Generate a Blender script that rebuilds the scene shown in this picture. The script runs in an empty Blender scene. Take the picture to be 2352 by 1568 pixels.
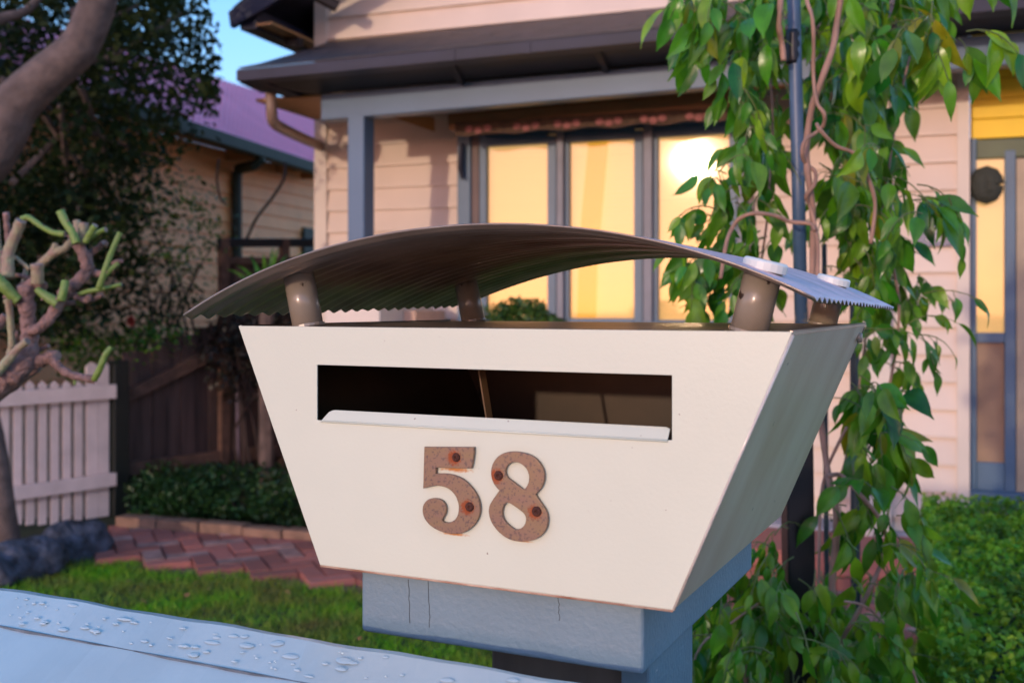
import bpy, bmesh, math, random
import numpy as np
from mathutils import Vector, Matrix
S = bpy.context.scene
COL = S.collection
R = math.radians
rnd = random.Random(7)

# ------------------------------------------------------------------ camera
FOC, CX, HY, CAMZ = 2448.0, 1176.0, 700.0, 1.30       # measured on the photograph at 2352 px width
cd = bpy.data.cameras.new('camera'); cam = bpy.data.objects.new('camera', cd); COL.objects.link(cam)
cd.sensor_width = 36; cd.lens = 36 * FOC / 2352; cd.shift_y = -(784 - HY) / 2352
cd.clip_start = 0.05; cd.clip_end = 500
cam.location = (0, 0, CAMZ); cam.rotation_euler = (R(90), 0, 0)
cd.dof.use_dof = True; cd.dof.focus_distance = 0.84; cd.dof.aperture_fstop = 9.0; cd.dof.aperture_blades = 7
S.camera = cam
# ------------------------------------------------------------------ sky and sun
SUN = Vector((-.514, -.876, .135)).normalized()
w = bpy.data.worlds.new("World"); S.world = w; w.use_nodes = True
nt = w.node_tree; bg = nt.nodes['Background']
sky = nt.nodes.new('ShaderNodeTexSky'); sky.sky_type = 'NISHITA'; sky.sun_disc = False
sky.sun_elevation = math.asin(SUN.z); sky.sun_rotation = math.atan2(SUN.x, SUN.y) % (2 * math.pi)
sky.air_density = 0.85; sky.dust_density = 0.6; sky.ozone_density = 4.6
hs = nt.nodes.new('ShaderNodeHueSaturation'); hs.inputs['Saturation'].default_value = 1.38
gm = nt.nodes.new('ShaderNodeGamma'); gm.inputs[1].default_value = 0.52
nt.links.new(sky.outputs[0], gm.inputs[0]); nt.links.new(gm.outputs[0], hs.inputs['Color']); wb = nt.nodes.new('ShaderNodeMix'); wb.data_type = 'RGBA'; wb.blend_type = 'MULTIPLY'; wb.inputs[0].default_value = 1; wb.inputs[7].default_value = (1.25,.67,.64, 1)   # the warm magenta white balance of the photograph
nt.links.new(hs.outputs[0], wb.inputs[6]); nt.links.new(wb.outputs[2], bg.inputs[0])
bg.inputs[1].default_value = 0.15
sl = bpy.data.lights.new('sun', 'SUN'); sl.energy = 0.18; sl.angle = R(1.1); sl.color = (1.0, .78, .58)
so = bpy.data.objects.new('sun', sl); COL.objects.link(so); so.rotation_euler = (-SUN).to_track_quat('-Z', 'Y').to_euler()
S.view_settings.view_transform = 'Standard'; S.view_settings.look = 'None'
S.view_settings.exposure = 3.05; S.view_settings.gamma = 1
S.cycles.use_denoising = True
S.cycles.max_bounces = 8; S.cycles.transparent_max_bounces = 24

# ------------------------------------------------------------------ frames and helpers
CAM = Vector((0, 0, CAMZ))
def ray(px, py): return Vector(((px - CX) / FOC, 1, (HY - py) / FOC))
def at(px, py, Y): return CAM + ray(px, py) * Y
def gnd(px, py): return at(px, py, CAMZ * FOC / (py - HY))
class Fr:
    def __init__(s, a, c=0.0):
        a = R(a); s.u = Vector((math.cos(a), -math.sin(a), 0)); s.v = Vector((math.sin(a), math.cos(a), 0)); s.c = c
    def fp(s, px, py, v):              # point of a pixel on the plane at depth v of this frame
        r = ray(px, py); return CAM + r * ((s.c + v) / r.dot(s.v))
    def up(s, px, py, u):              # point of a pixel on the plane at sideways distance u
        r = ray(px, py); return CAM + r * (u / r.dot(s.u))
    def P(s, U, v, z): return s.u * U + s.v * (s.c + v) + Vector((0, 0, z))
    def UZ(s, px, py, v):
        p = s.fp(px, py, v); return p.dot(s.u), p.z
M = Fr(25.6, 0.65)     # mailbox and front fence
H = Fr(20.0)           # house
N = Fr(15.4)           # neighbouring house
G = Fr(27.8)           # edging and brick path
FN = Fr(-48.1)         # side fence: its u direction runs away to the right

WL = {}
def wloc(o): return WL.get(o.name, Vector((0, 0, 0)))
def _fin(o, mat, parent, label, cat, group, kind):
    COL.objects.link(o)
    if mat is not None:
        for m in (mat if isinstance(mat, (list, tuple)) else [mat]): o.data.materials.append(m)
    if parent is not None: o.parent = parent
    if label: o['label'] = label
    if cat: o['category'] = cat
    if group: o['group'] = group
    if kind: o['kind'] = kind
    return o
def obj(name, verts, faces, mat, parent=None, label=None, cat=None, group=None, kind=None, smooth=False, bevel=0, fmat=None, uvM=False, seg=2):
    V = [Vector(p) for p in verts]
    lo = Vector((min(p[i] for p in V) for i in range(3))); hi = Vector((max(p[i] for p in V) for i in range(3)))
    c = (lo + hi) / 2
    if parent is None: c.z = lo.z
    me = bpy.data.meshes.new(name)
    me.from_pydata([p - c for p in V], [], faces)
    if fmat: me.polygons.foreach_set('material_index', fmat)
    if smooth: me.polygons.foreach_set('use_smooth', [True] * len(me.polygons))
    if uvM:
        uv = me.uv_layers.new(name='UVMap')
        for l in me.loops:
            p = V[l.vertex_index]; uv.data[l.index].uv = (p.dot(M.u) * 10, (p.z - CAMZ) * 10)
    me.update()
    o = bpy.data.objects.new(name, me); _fin(o, mat, parent, label, cat, group, kind)
    o.location = c - (wloc(parent) if parent else Vector((0, 0, 0))); WL[o.name] = c
    if bevel:
        b = o.modifiers.new('b', 'BEVEL'); b.width = bevel; b.segments = seg; b.limit_method = 'ANGLE'; b.angle_limit = R(30)
    return o
def empty(name, loc, label, cat, group=None):
    o = bpy.data.objects.new(name, None); o.empty_display_size = .1; COL.objects.link(o); o.location = loc
    WL[o.name] = Vector(loc); o['label'] = label; o['category'] = cat
    if group: o['group'] = group
    return o
def inst(src, loc, parent, rot=None, scale=None, name=None):
    o = src.copy(); COL.objects.link(o); o.parent = parent
    if name: o.name = name
    o.location = Vector(loc) - wloc(parent)
    if rot is not None: o.rotation_euler = rot
    if scale is not None: o.scale = scale
    WL[o.name] = Vector(loc); return o
class MB:
    def __init__(s): s.v = []; s.f = []; s.m = []
    def add(s, v, f, m=0):
        n = len(s.v); s.v += [Vector(p) for p in v]; s.f += [[i + n for i in q] for q in f]; s.m += [m] * len(f); return s
    def hexa(s, a, b, m=0):            # two quads (lists of four points) joined into a solid
        return s.add(list(a) + list(b), [[3, 2, 1, 0], [4, 5, 6, 7], [0, 1, 5, 4], [1, 2, 6, 5], [2, 3, 7, 6], [3, 0, 4, 7]], m)
    def box(s, fr, U0, U1, v0, v1, z0, z1, m=0):
        q = lambda v: [fr.P(U0, v, z0), fr.P(U1, v, z0), fr.P(U1, v, z1), fr.P(U0, v, z1)]
        return s.hexa(q(v0), q(v1), m)
    def poly(s, pts, d, m=0):          # polygon pulled along d
        n = len(pts); d = Vector(d)
        return s.add(list(pts) + [Vector(p) + d for p in pts], [list(range(n))[::-1], list(range(n, 2 * n))] + [[i, (i + 1) % n, (i + 1) % n + n, i + n] for i in range(n)], m)
    def tube(s, pts, rad, n=8, cap=True, m=0):
        pts = [Vector(p) for p in pts]; k = len(pts); rad = rad if isinstance(rad, (list, tuple)) else [rad] * k
        v = []; prev = None
        for i, p in enumerate(pts):
            t = (pts[min(i + 1, k - 1)] - pts[max(i - 1, 0)]).normalized()
            a = prev - t * prev.dot(t) if prev is not None else t.cross(Vector((0, 1, .13)))
            if a.length < 1e-4: a = t.cross(Vector((1, 0, 0)))
            a.normalize(); prev = a; b = t.cross(a)
            for j in range(n):
                q = 2 * math.pi * j / n; v.append(p + (a * math.cos(q) + b * math.sin(q)) * rad[i])
        f = [[i * n + j, i * n + (j + 1) % n, (i + 1) * n + (j + 1) % n, (i + 1) * n + j] for i in range(k - 1) for j in range(n)]
        if cap: f += [list(range(n))[::-1], [(k - 1) * n + j for j in range(n)]]
        return s.add(v, f, m)
    def out(s, name, mat, parent=None, **k):
        if any(s.m): k['fmat'] = s.m
        return obj(name, s.v, s.f, mat, parent, **k)
def smooth_path(pts, rad, sub=4):
    pts = [Vector(p) for p in pts]; o = []; r = []; n = len(pts)
    rad = rad if isinstance(rad, (list, tuple)) else [rad] * n
    for i in range(n - 1):
        a, b, c, d = pts[max(i - 1, 0)], pts[i], pts[i + 1], pts[min(i + 2, n - 1)]
        for j in range(sub):
            t = j / sub
            o.append(.5 * ((2 * b) + (c - a) * t + (2 * a - 5 * b + 4 * c - d) * t * t + (3 * b - a - 3 * c + d) * t ** 3)); r.append(rad[i] * (1 - t) + rad[i + 1] * t)
    return o + [pts[-1]], r + [rad[-1]]
def in_poly(x, y, P):
    c = False; j = len(P) - 1
    for i in range(len(P)):
        if (P[i][1] > y) != (P[j][1] > y) and x < (P[j][0] - P[i][0]) * (y - P[i][1]) / (P[j][1] - P[i][1]) + P[i][0]: c = not c
        j = i
    return c
def sample_poly(P, n, r=rnd):
    xs = [p[0] for p in P]; ys = [p[1] for p in P]; o = []
    while len(o) < n:
        x = r.uniform(min(xs), max(xs)); y = r.uniform(min(ys), max(ys))
        if in_poly(x, y, P): o.append((x, y))
    return o

# ------------------------------------------------------------------ materials
def mat(name, col, rough=.5, metal=0, spec=.5, var=.12, ns=6, col2=None, bump=0, bs=60, coat=0, orand=0, trans=0, attr=False, stretch=None, dirt=None, ior=None):
    m = bpy.data.materials.new(name); m.use_nodes = True; t = m.node_tree; n = t.nodes; L = t.links.new
    b = n['Principled BSDF']; b.inputs['Roughness'].default_value = rough; b.inputs['Metallic'].default_value = metal
    b.inputs['Specular IOR Level'].default_value = spec; b.inputs['Coat Weight'].default_value = coat; b.inputs['Coat Roughness'].default_value = .12
    g = n.new('ShaderNodeNewGeometry'); mp = n.new('ShaderNodeMapping'); L(g.outputs['Position'], mp.inputs[0])
    if stretch: mp.inputs['Scale'].default_value = stretch
    nz = n.new('ShaderNodeTexNoise'); nz.inputs['Scale'].default_value = ns; nz.inputs['Detail'].default_value = 6; L(mp.outputs[0], nz.inputs[0])
    c2 = col2 or tuple(c * (1 - 2.2 * var) for c in col)
    cr = n.new('ShaderNodeValToRGB'); cr.color_ramp.elements[0].position = .3; cr.color_ramp.elements[1].position = .7
    cr.color_ramp.elements[0].color = (*c2, 1); cr.color_ramp.elements[1].color = (*col, 1)
    L(nz.outputs[0], cr.inputs[0]); out = cr.outputs[0]
    if dirt:                            # (colour, scale, threshold)
        d = n.new('ShaderNodeTexNoise'); d.inputs['Scale'].default_value = dirt[1]; d.inputs['Detail'].default_value = 3; L(g.outputs['Position'], d.inputs[0])
        r2 = n.new('ShaderNodeValToRGB'); r2.color_ramp.elements[0].position = dirt[2]; r2.color_ramp.elements[1].position = dirt[2] + .03; L(d.outputs[0], r2.inputs[0])
        mx = n.new('ShaderNodeMix'); mx.data_type = 'RGBA'; mx.inputs[7].default_value = (*dirt[0], 1); L(r2.outputs[0], mx.inputs[0]); L(out, mx.inputs[6]); out = mx.outputs[2]
    if orand or attr:
        h = n.new('ShaderNodeHueSaturation'); ma = n.new('ShaderNodeMath'); ma.operation = 'MULTIPLY_ADD'
        k = orand or .6; ma.inputs[1].default_value = k; ma.inputs[2].default_value = 1 - k / 2
        if attr: a = n.new('ShaderNodeAttribute'); a.attribute_name = 'rnd'; src = a.outputs['Fac']
        else: a = n.new('ShaderNodeObjectInfo'); src = a.outputs['Random']
        L(src, ma.inputs[0]); L(ma.outputs[0], h.inputs['Value']); L(out, h.inputs['Color']); out = h.outputs[0]
        if attr or trans:
            mb = n.new('ShaderNodeMath'); mb.operation = 'MULTIPLY_ADD'; mb.inputs[1].default_value = -.07; mb.inputs[2].default_value = .53; L(src, mb.inputs[0]); L(mb.outputs[0], h.inputs['Hue'])
    L(out, b.inputs['Base Color'])
    if bump:
        nb = n.new('ShaderNodeTexNoise'); nb.inputs['Scale'].default_value = bs; nb.inputs['Detail'].default_value = 5; L(mp.outputs[0], nb.inputs[0])
        bp = n.new('ShaderNodeBump'); bp.inputs['Strength'].default_value = 1; bp.inputs['Distance'].default_value = bump; L(nb.outputs[0], bp.inputs['Height']); L(bp.outputs[0], b.inputs['Normal'])
    if trans:
        tr = n.new('ShaderNodeBsdfTranslucent'); ms = n.new('ShaderNodeMixShader'); ms.inputs[0].default_value = trans
        hb = n.new('ShaderNodeHueSaturation'); hb.inputs['Value'].default_value = 1.6; hb.inputs['Hue'].default_value = .47; L(out, hb.inputs['Color']); L(hb.outputs[0], tr.inputs[0])
        L(b.outputs[0], ms.inputs[1]); L(tr.outputs[0], ms.inputs[2]); L(ms.outputs[0], n['Material Output'].inputs[0])
    return m

CREAM = (.645, .655, .515)
m_front = mat('mailbox_paint', CREAM, .38, var=.03, ns=7, bump=.00008, bs=400, coat=.15, dirt=((.30, .24, .18), 210, .745))
m_side = mat('side_metal', (1.0, .84, .68), .34, metal=.45, var=.06, ns=16, col2=(.84, .62, .46), bump=.00022, bs=240, stretch=(1, 1, .25), dirt=((.40, .28, .20), 120, .735))  # warm streaky reflection on the metal put into the noise colours
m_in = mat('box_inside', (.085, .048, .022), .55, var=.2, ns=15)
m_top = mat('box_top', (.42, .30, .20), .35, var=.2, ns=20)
m_tube = mat('tube_paint', (.30, .25, .19), .3, var=.08, ns=40, coat=.4, dirt=((.05, .03, .02), 90, .64))
m_cap = mat('cap_plastic', (.78, .76, .68), .4, var=.04, ns=60)
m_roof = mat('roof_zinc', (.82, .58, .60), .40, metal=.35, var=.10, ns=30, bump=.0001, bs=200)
m_under = mat('roof_underside', (.46, .36, .29), .32, metal=.65, var=.2, ns=25, bump=.0001, bs=200, col2=(.30, .22, .17))  # darker copy of the sheet metal, underside shade put into the colour
m_bracket = mat('bracket_paint', (.185, .27, .32), .5, var=.07, ns=14, bump=.0007, bs=240, dirt=((.5, .5, .5), 120, .74))
m_rail = mat('rail_paint', (.51, .59, .59), .30, var=.06, ns=10, bump=.0005, bs=45, coat=.3)
m_postdark = mat('post_timber_shaded', (.20, .15, .115), .7, var=.2, ns=30, stretch=(1, 1, .15), bump=.001, bs=80)  # grained timber, shade on the post front put into the brown
m_white = mat('sash_grey', (.075, .145, .22), .45, var=.08, ns=3)
m_beam = mat('beam_paint', (.075, .15, .25), .45, var=.06, ns=3)
m_board = mat('board_paint', (.74, .60, .49), .5, var=.05, ns=3, orand=.08)
m_trim = mat('trim_paint', (.70, .60, .50), .5, var=.05, ns=3)
m_gutter = mat('gutter_steel', (.020, .022, .045), .5, spec=.3, metal=0, var=.15, ns=5)
m_roofd = mat('roof_tiles', (.032, .026, .036), .5, var=.3, ns=8, orand=.4)
m_soffit = mat('soffit_orange_glow', (.50, .24, .08), .5, var=.1, ns=4)  # orange light under the eaves is put into the soffit colour
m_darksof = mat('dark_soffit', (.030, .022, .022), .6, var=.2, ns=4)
m_yellow = mat('ochre_paint', (1.0, .66, .015), .5, var=.06, ns=4)
m_plinth = mat('plinth_paint', (.34, .36, .42), .6, var=.1, ns=8)
m_nboard = mat('neighbour_boards', (1.0, .40, .13), .55, var=.08, ns=3, orand=.1)
m_nroof = mat('mauve_roof', (1.0, .36, .46), .9, spec=.1, var=.06, ns=2)
m_green = mat('green_gutter', (.030, .045, .028), .65, var=.15, ns=10)
m_pipe = mat('cream_pipe', (.30, .20, .15), .45, var=.1, ns=10)
m_fence = mat('old_paling', (.12, .07, .058), .8, var=.25, ns=20, stretch=(1, 1, .1), orand=.5, bump=.002, bs=60)
m_frail = mat('old_rail', (.16, .085, .06), .8, var=.25, ns=15)
m_black = mat('black_steel', (.010, .010, .013), .35, var=.1)
m_teal = mat('teal_post', (.012, .025, .032), .5, var=.2)
m_picket = mat('picket_paint', (.86, .70, .66), .5, var=.08, ns=8, orand=.12)
m_edging = mat('edging_block', (.27, .155, .10), .8, var=.2, ns=14, orand=.3, bump=.003, bs=60)
m_brick = mat('path_brick', (.38, .12, .085), .75, var=.25, ns=12, orand=.6, col2=(.30, .11, .09), bump=.002, bs=80)
m_brickp = mat('pale_brick', (.46, .26, .22), .75, var=.25, ns=12, orand=.4, bump=.002, bs=80)
m_mortar = mat('path_sand', (.20, .11, .085), .9, var=.2, ns=20)
m_ground = mat('ground_soil', (.035, .050, .015), .9, var=.3, ns=3)
m_pave = mat('pavement_concrete', (.42, .38, .34), .85, var=.15, ns=5, bump=.001)
m_grass = mat('grass_blade', (.13, .42, .012), .5, spec=.25, var=.2, ns=3.4, col2=(.20, .20, .05), attr=True, trans=.3)
m_rock = mat('blue_rock', (.10, .11, .15), .8, var=.4, ns=18, bump=.035, bs=26)
m_bark = mat('tree_bark', (.155, .108, .092), .85, var=.25, ns=14, bump=.008, bs=30)
m_crown = mat('tree_leaf', (.024, .046, .010), .65, spec=.2, var=.3, ns=3, attr=True, trans=.2)
m_shrub = mat('shrub_leaf', (.09, .19, .025), .45, var=.3, ns=5, attr=True, trans=.25)
m_low = mat('low_leaf', (.025, .10, .020), .45, var=.3, ns=5, attr=True, trans=.2)
m_hedge = mat('hedge_leaf', (.26, .55, .03), .5, spec=.25, var=.35, ns=7, attr=True, trans=.25)
m_creep = mat('bright_creeper', (.10, .32, .012), .45, var=.3, ns=6, attr=True, trans=.3)
m_dcreep = mat('dark_creeper', (.03, .028, .014), .5, var=.4, ns=8, attr=True, trans=.15)
m_yucca = mat('strap_leaf', (.08, .26, .03), .4, var=.2, ns=4, orand=.4, trans=.2)
m_twig = mat('dark_twig', (.05, .03, .025), .8, var=.2)
m_vstem = mat('vine_stem', (.42, .24, .17), .7, var=.2, ns=40, bump=.001, bs=150, stretch=(1, 1, .4))
m_vtwig = mat('vine_twig', (.16, .19, .05), .6, var=.2)
m_leafA = mat('vine_leaf', (.15, .42, .015), .27, var=.22, ns=25, orand=.5, trans=.32)
m_leafB = mat('vine_leaf_dark', (.045, .20, .018), .25, var=.22, ns=25, orand=.5, trans=.25)
m_leafC = mat('vine_leaf_yellow', (.33, .36, .012), .35, var=.25, ns=25, orand=.5, trans=.4)
m_leafS = mat('vine_leaf_mass', (.11, .33, .016), .35, var=.25, ns=25, attr=True, trans=.3)
m_rg = mat('rose_green', (.15, .24, .03), .5, bump=.003, bs=120, var=.12, ns=60, orand=.2, col2=(.17, .24, .06))
m_rp = mat('rose_pale', (.33, .32, .17), .6, var=.15, ns=50, col2=(.28, .17, .13), bump=.004, bs=120)
m_rb = mat('rose_bark', (.34, .20, .17), .8, var=.25, ns=60, col2=(.13, .075, .065), bump=.010, bs=110)
m_cut = mat('cut_wood', (.38, .25, .20), .8, var=.2, ns=60)
m_pole = mat('blue_pole_paint', (.085, .135, .23), .4, var=.15, ns=6, col2=(.05, .10, .17), dirt=((.28, .24, .22), 14, .60), stretch=(3, 3, 1))
m_tape = mat('black_tape', (.012, .010, .016), .4)
m_stake = mat('garden_stake', (.17, .13, .18), .6)
m_pink = mat('valance_pink', (.36, .13, .12), .8, var=.2, ns=60)
m_val = mat('valance_cloth', (.105, .060, .035), .85, var=.25, ns=30)
m_hood = mat('awning_hood', (.30, .13, .04), .5, var=.1)  # orange glow from under the veranda is put into this brown
m_red = mat('red_petal', (.55, .04, .02), .5)
m_rust = mat('rust_screw', (.035, .008, .004), .8, var=.5, ns=900, col2=(.10, .025, .008), bump=.0004, bs=700)

# bronze digits with rust round the screws, and rust runs on the panel: read from the mesh's own flat map
def dig_uv(zx, zy):                    # tracing coordinates of the close-up -> photograph pixel
    return 910.7 + zx * .17602, 993.5 + zy * .17602
SCREWS = [(780, 320, 64), (955, 965, 66), (1333, 557, 66), (1830, 1025, 70)]
def uv_of(zx, zy):
    p = M.fp(*dig_uv(zx, zy), 0); return (p.dot(M.u) * 10, (p.z - CAMZ) * 10)
def uv_mask(t, cx, cy, rx, ry, edge0, edge1, rough=.5, nsc=60):
    n = t.nodes; L = t.links.new
    uv = n.new('ShaderNodeUVMap'); uv.uv_map = 'UVMap'
    sb = n.new('ShaderNodeVectorMath'); sb.operation = 'SUBTRACT'; L(uv.outputs[0], sb.inputs[0]); sb.inputs[1].default_value = (cx, cy, 0)
    dv = n.new('ShaderNodeVectorMath'); dv.operation = 'DIVIDE'; L(sb.outputs[0], dv.inputs[0]); dv.inputs[1].default_value = (rx, ry, 1)
    ln = n.new('ShaderNodeVectorMath'); ln.operation = 'LENGTH'; L(dv.outputs[0], ln.inputs[0])
    nz = n.new('ShaderNodeTexNoise'); nz.inputs['Scale'].default_value = nsc; nz.inputs['Detail'].default_value = 5; L(uv.outputs[0], nz.inputs[0])
    ma = n.new('ShaderNodeMath'); ma.operation = 'MULTIPLY_ADD'; L(nz.outputs[0], ma.inputs[0]); ma.inputs[1].default_value = rough; L(ln.outputs['Value'], ma.inputs[2])
    mr = n.new('ShaderNodeMapRange'); mr.inputs[1].default_value = edge0 + rough / 2; mr.inputs[2].default_value = edge1 + rough / 2; mr.inputs[3].default_value = 1; mr.inputs[4].default_value = 0
    L(ma.outputs[0], mr.inputs[0]); return mr.outputs[0]
def overlay(m, masks, col):
    t = m.node_tree; n = t.nodes; L = t.links.new; b = n['Principled BSDF']; src = b.inputs['Base Color'].links[0].from_socket
    for k in masks:
        mx = n.new('ShaderNodeMix'); mx.data_type = 'RGBA'; mx.inputs[7].default_value = (*col, 1); L(k, mx.inputs[0]); L(src, mx.inputs[6]); src = mx.outputs[2]
    L(src, b.inputs['Base Color'])
m_digit = mat('digit_bronze', (.25, .16, .085), .42, metal=.35, var=.1, ns=60, col2=(.24, .14, .10), bump=.00008, bs=900, stretch=(1, 1, 3), dirt=((.14, .09, .075), 520, .58))
for sx, sy, sr in SCREWS:
    u0, v0 = uv_of(sx, sy); k = uv_of(sx + 100, sy)[0] - u0
    overlay(m_digit, [uv_mask(m_digit.node_tree, u0, v0, k * .95, k * .95, .6, 1.1, 1.3, 70)], (.26, .055, .010))
for (cx_, cy_, rx_, ry_, e, ro) in [(770, 475, 230, 34, .9, 1.6), (760, 1320, 190, 22, .9, 1.4), (1330, 640, 40, 40, .9, .9), (1640, 1412, 160, 12, .9, .8)]:
    u0, v0 = uv_of(cx_, cy_); k = uv_of(cx_ + 100, cy_)[0] - u0
    overlay(m_front, [uv_mask(m_front.node_tree, u0, v0, k * rx_ / 100, k * ry_ / 100, .35, e + .15, ro, 42)], (.52, .20, .04))

def glass_mat(name, tint, refl, rough):
    m = bpy.data.materials.new(name); m.use_nodes = True; t = m.node_tree; n = t.nodes; L = t.links.new; n.remove(n['Principled BSDF'])
    g = n.new('ShaderNodeBsdfGlossy'); g.inputs[0].default_value = (*tint, 1); g.inputs['Roughness'].default_value = rough
    tr = n.new('ShaderNodeBsdfTransparent'); tr.inputs[0].default_value = (.8, .78, .72, 1); ms = n.new('ShaderNodeMixShader'); ms.inputs[0].default_value = refl
    geo = n.new('ShaderNodeNewGeometry'); nz = n.new('ShaderNodeTexNoise'); nz.inputs['Scale'].default_value = 1.2; L(geo.outputs['Position'], nz.inputs[0])
    bp = n.new('ShaderNodeBump'); bp.inputs['Distance'].default_value = .002; L(nz.outputs[0], bp.inputs['Height']); L(bp.outputs[0], g.inputs['Normal'])
    L(tr.outputs[0], ms.inputs[1]); L(g.outputs[0], ms.inputs[2]); L(ms.outputs[0], n['Material Output'].inputs[0]); return m
m_glass = glass_mat('window_glass', (1, .86, .70), .055, .035)
def glow_mat(name, col, strength):
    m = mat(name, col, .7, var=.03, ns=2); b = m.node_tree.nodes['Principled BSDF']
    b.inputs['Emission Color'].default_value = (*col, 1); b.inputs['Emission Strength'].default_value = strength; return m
m_glow_blind = glow_mat('sunset_glow_blind', (.80, .50, .22), .17)  # glow added to stand for the sunset sky reflected in the panes
m_glow_curtain = glow_mat('sunset_glow_curtain', (.80, .42, .06), .15)  # same added glow on the curtain strip, no lamp behind it
def water_mat():
    m = bpy.data.materials.new('rain_water'); m.use_nodes = True; b = m.node_tree.nodes['Principled BSDF']
    b.inputs['Base Color'].default_value = (.9, .95, 1, 1); b.inputs['Roughness'].default_value = .03; b.inputs['Transmission Weight'].default_value = 1; b.inputs['IOR'].default_value = 1.33; return m
m_water = mat('rain_film', (.46, .56, .58), .06, var=.02, spec=.6)

# ------------------------------------------------------------------ the ground
def sheet(name, pts, z, m, **k): return obj(name, [Vector((p[0], p[1], z)) for p in pts], [list(range(len(pts)))], m, kind='structure', **k)
sheet('ground', [(-150, -150), (150, -150), (150, 150), (-150, 150)], 0, m_ground)
sheet('pavement', [(-40, -3.2), (40, -3.2), (40, .35), (-40, .35)], .03, m_pave)

# leaf and blade clouds as one mesh
def cloud(name, P, size, m, parent=None, up=.3, aspect=.45, seed=1, kind=None, droop=0, **k):
    g = np.random.default_rng(seed); P = np.asarray(P, dtype=np.float64); n = len(P)
    nr = g.normal(size=(n, 3)); nr[:, 2] = np.abs(nr[:, 2]) + up; nr /= np.linalg.norm(nr, axis=1)[:, None]
    a = g.normal(size=(n, 3)); a[:, 2] -= droop; a -= nr * (a * nr).sum(1)[:, None]; a /= np.linalg.norm(a, axis=1)[:, None]
    b = np.cross(nr, a); s = (size * g.uniform(.6, 1.3, n))[:, None]
    V = np.stack([P - a * s * .5, P + b * s * aspect * .5 + nr * s * .08, P + a * s * .5, P - b * s * aspect * .5 + nr * s * .08], 1).reshape(-1, 3)
    c = P.mean(0) if parent is not None else np.array([P[:, 0].mean(), P[:, 1].mean(), P[:, 2].min()])
    me = bpy.data.meshes.new(name); me.vertices.add(4 * n); me.vertices.foreach_set('co', (V - c).ravel())
    me.loops.add(4 * n); me.loops.foreach_set('vertex_index', np.arange(4 * n)); me.polygons.add(n)
    me.polygons.foreach_set('loop_start', np.arange(n) * 4); me.update(calc_edges=True)
    at_ = me.attributes.new('rnd', 'FLOAT', 'FACE'); at_.data.foreach_set('value', g.uniform(0, 1, n).astype(np.float32)); me.validate()
    o = bpy.data.objects.new(name, me); _fin(o, m, parent, k.get('label'), k.get('cat'), k.get('group'), kind)
    c = Vector(c); o.location = c - (wloc(parent) if parent else Vector((0, 0, 0))); WL[o.name] = c
    return o

# lawn: blades between the front fence and the path
def blades(name, pts, h, m, seed=3, **k):
    g = np.random.default_rng(seed); P = np.asarray(pts); n = len(P)
    th = g.uniform(0, 6.28, n); wv = np.stack([np.cos(th), np.sin(th), np.zeros(n)], 1) * .0035
    tilt = g.normal(size=(n, 3)) * .022; tilt[:, 2] = 0; hh = (h * g.uniform(.4, 1.3, n))[:, None] * np.array([0, 0, 1])
    V = np.stack([P - wv, P + wv, P + tilt + hh], 1).reshape(-1, 3)
    me = bpy.data.meshes.new(name); me.vertices.add(3 * n); me.vertices.foreach_set('co', V.ravel())
    me.loops.add(3 * n); me.loops.foreach_set('vertex_index', np.arange(3 * n)); me.polygons.add(n)
    me.polygons.foreach_set('loop_start', np.arange(n) * 3); me.update(calc_edges=True)
    at_ = me.attributes.new('rnd', 'FLOAT', 'FACE'); at_.data.foreach_set('value', g.uniform(0, 1, n).astype(np.float32)); me.validate()
    o = bpy.data.objects.new(name, me); _fin(o, m, None, k.get('label'), k.get('cat'), None, 'stuff'); return o
pa, pb = gnd(220, 1290), gnd(830, 1355)
du = (pb - pa).normalized(); Gu = Vector((du.x, du.y, 0)); Gv = Vector((-du.y, du.x, 0))     # path directions
if Gv.y < 0: Gv = -Gv
def gp(a, b, z=0): q = pa + Gu * a + Gv * b; return Vector((q.x, q.y, z))
gr = np.random.default_rng(5); pts = []
while len(pts) < 120000:
    x = gr.uniform(-3.6, 3.0, 60000); y = gr.uniform(.9, 6.2, 60000)
    b = (x - pa.x) * Gv.x + (y - pa.y) * Gv.y; ok = (b < .0 + .03 * np.sin(x * 9)) & (b > -3.2) & (np.abs(x) < y * .62 + .4)
    d = np.sin(x * 5.1 + y * 3) * np.sin(y * 6.3 - x * 2) ; ok &= gr.uniform(-1.6, 1, 60000) < d + .6
    pts += list(np.stack([x[ok], y[ok], np.zeros(ok.sum())], 1))
blades('lawn_grass', pts[:120000], .034, m_grass, label='short bright green lawn between the brick path and the blue fence rail', cat='grass')

fl_ = [gp(rnd.uniform(-.6, 3), rnd.uniform(-1.7, -.05), .035) for _ in range(70)]
cloud('fallen_leaves', [list(p) for p in fl_], .035, mat('dry_leaf', (.42, .24, .06), .7, attr=True), up=2, aspect=.6, kind='stuff', seed=17, label='scattered dry fallen leaves lying on the lawn', cat='fallen leaves')
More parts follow.
